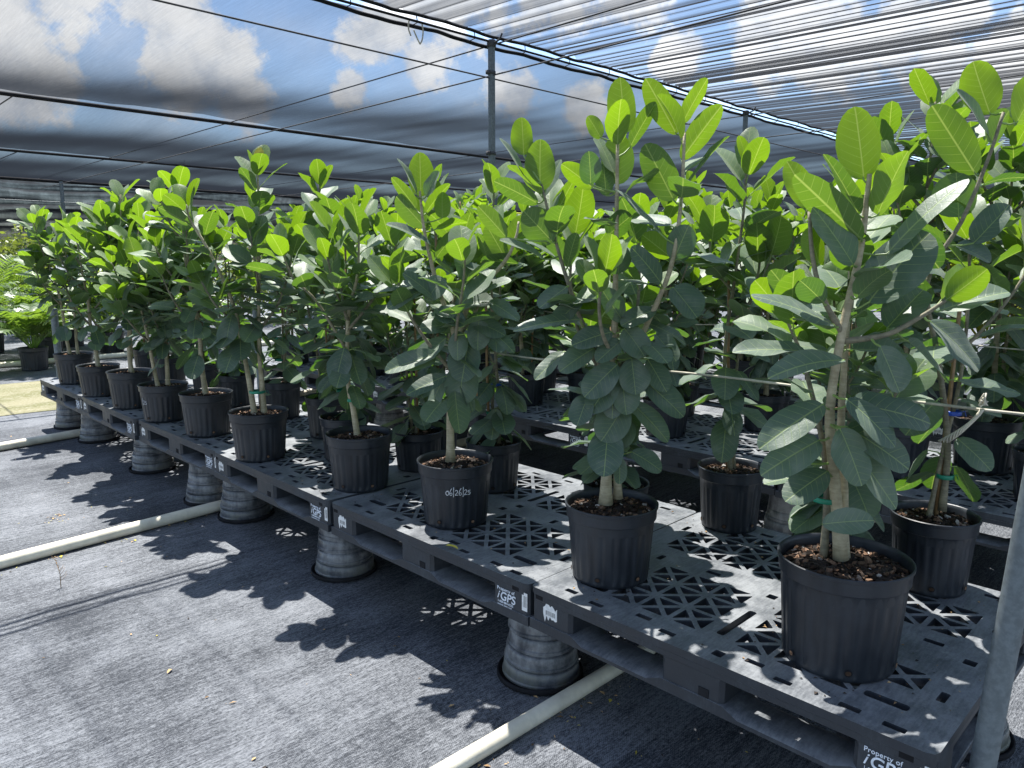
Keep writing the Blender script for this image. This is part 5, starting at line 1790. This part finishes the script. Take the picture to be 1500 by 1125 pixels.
# ------------------------------------------------------------------ litter on the ground cloth
def gp(u, v, z=.0):
    return (v, u, z)
def dry_leaf(name, u, v, Ln, m, label, curl=1.2, rz=0.0, seed=1, z=.004):
    fb = MB()
    rng = random.Random(seed)
    leaf(fb, (0, 0, 0), Vector((math.cos(rz), math.sin(rz), .35)), Vector((0, 0, 1)), Ln, Ln * .45, curl, .7, rng, 0, 3, 8)
    o = fb.build(name, m, loc=gp(u, v, z))
    return tag(o, label, 'leaf')
dry_leaf('fallen_leaf', 2.02, .56, .035, DARKDRY, 'curled dark dead leaf lying alone on the sunlit ground cloth', 2.2, 2.4, 2)
dry_leaf('fallen_leaf', 1.80, .70, .020, DARKDRY, 'small rotten leaf scrap near the tan bark chip', 1.6, 1.0, 3)
dry_leaf('fallen_leaf', 1.90, .86, .022, DARKDRY, 'small black leaf scrap nearer to the plant shadows', 1.6, .2, 4)
dry_leaf('fallen_leaf', 1.96, 1.66, .050, YLEAF, 'yellowed dead leaf under the foot of the dated pot', .5, 2.0, 5, DECK + .002)
dry_leaf('fallen_leaf', 2.62, .86, .028, TAN, 'pale tan leaf fragment near the cable shadow', .8, .6, 6)
dry_leaf('fallen_leaf', 2.62, .03, .035, TAN, 'flat tan leaf fragment out on the open ground cloth', .6, 2.6, 8)
b = MB()
b.bbox(-.012, .012, -.009, .010, 0, .011, .004)
tag(b.build('bark_chip', TAN, loc=gp(1.84, .54, .002)), 'tan bark chip on the sunlit ground cloth', 'bark chip')
w = empty('dry_weed', gp(3.69, .79, .0))
b = MB()
rw = random.Random(2)
b.tube([(0, 0, 0), (.006, .02, .06), (.0, .05, .12)], [.0018, .0014, .001], 5)
for k in range(9):
    z = .03 + .011 * k
    a = rw.uniform(0, 6.3)
    b.tube([(.003, .03 * z / .06 * .6, z), (.003 + .02 * math.cos(a), .03 * z / .06 * .6 + .02 * math.sin(a), z + .018), (.03 * math.cos(a), .03 * z / .06 * .6 + .035 * math.sin(a), z + .03)], [.0011, .0008, .0006], 4)
b.build('twig', DRY, w)
tag(w, 'dry branching weed twig rooted beside the middle pipe', 'weed')
b = MB()
rl = random.Random(33)
for k in range(460):
    if k < 170:
        u, v = rl.uniform(1.2, 7.5), rl.uniform(-.6, 1.7)
    elif k < 260:
        u, v = 1.535 + rl.gauss(-.07, .03), rl.uniform(.4, 2.4)
    elif k < 360:
        u, v = 4.2 + rl.gauss(-.07, .04), rl.uniform(.2, 1.9)
    elif k < 400:
        u, v = rl.gauss(4.75, .05), rl.gauss(1.02, .035)
    else:
        u, v = rl.uniform(.6, 1.6), rl.uniform(1.5, 2.3)
    s = rl.choice((.003, .004, .006, .009)) * rl.uniform(.7, 1.5)
    a = rl.uniform(0, 6.3)
    dx, dy = math.cos(a), math.sin(a)
    q = s * rl.uniform(.25, .6)
    h_ = s * .35
    b.add([(v - dx * s, u - dy * s, .003), (v + dy * q, u - dx * q, .003 + h_), (v + dx * s, u + dy * s, .004), (v - dy * q, u + dx * q, .003 + h_ * .6)], [(0, 1, 2, 3)], rl.choice((0, 0, 0, 1, 2, 3)))
tag(b.build('ground_debris', [TAN, DARKDRY, YLEAF, DRY], smooth=False), 'scattered bark crumbs and leaf bits on the ground cloth', 'debris', kind='stuff')

b = MB()
for k in range(420):
    c = rl.choice(((.7035, 1.892, .14), (1.444, 1.878, .13), (2.208, 1.861, .13), (2.867, 1.848, .13), (.679, 2.538, .11), (1.408, 2.58, .11)))
    a, r = rl.uniform(0, 6.283), c[2] + abs(rl.gauss(0, .10)) + .008
    u, v = c[0] + r * math.sin(a), c[1] + r * math.cos(a)
    if not (1.66 < v < 2.62):
        continue
    s_ = rl.choice((.002, .003, .004, .006)) * rl.uniform(.7, 1.4)
    a = rl.uniform(0, 6.3)
    dx, dy, z = math.cos(a), math.sin(a), DECK + .0015
    q = s_ * rl.uniform(.3, .7)
    b.add([(v - dx * s_, u - dy * s_, z), (v + dy * q, u - dx * q, z + s_ * .3), (v + dx * s_, u + dy * s_, z), (v - dy * q, u + dx * q, z + s_ * .5)], [(0, 1, 2, 3)], rl.choice((0, 1, 1, 1, 3)))
tag(b.build('soil_debris', [TAN, DARKDRY, YLEAF, DRY], smooth=False), 'crumbs of bark mix spilled on the pallet decks', 'debris', kind='stuff')
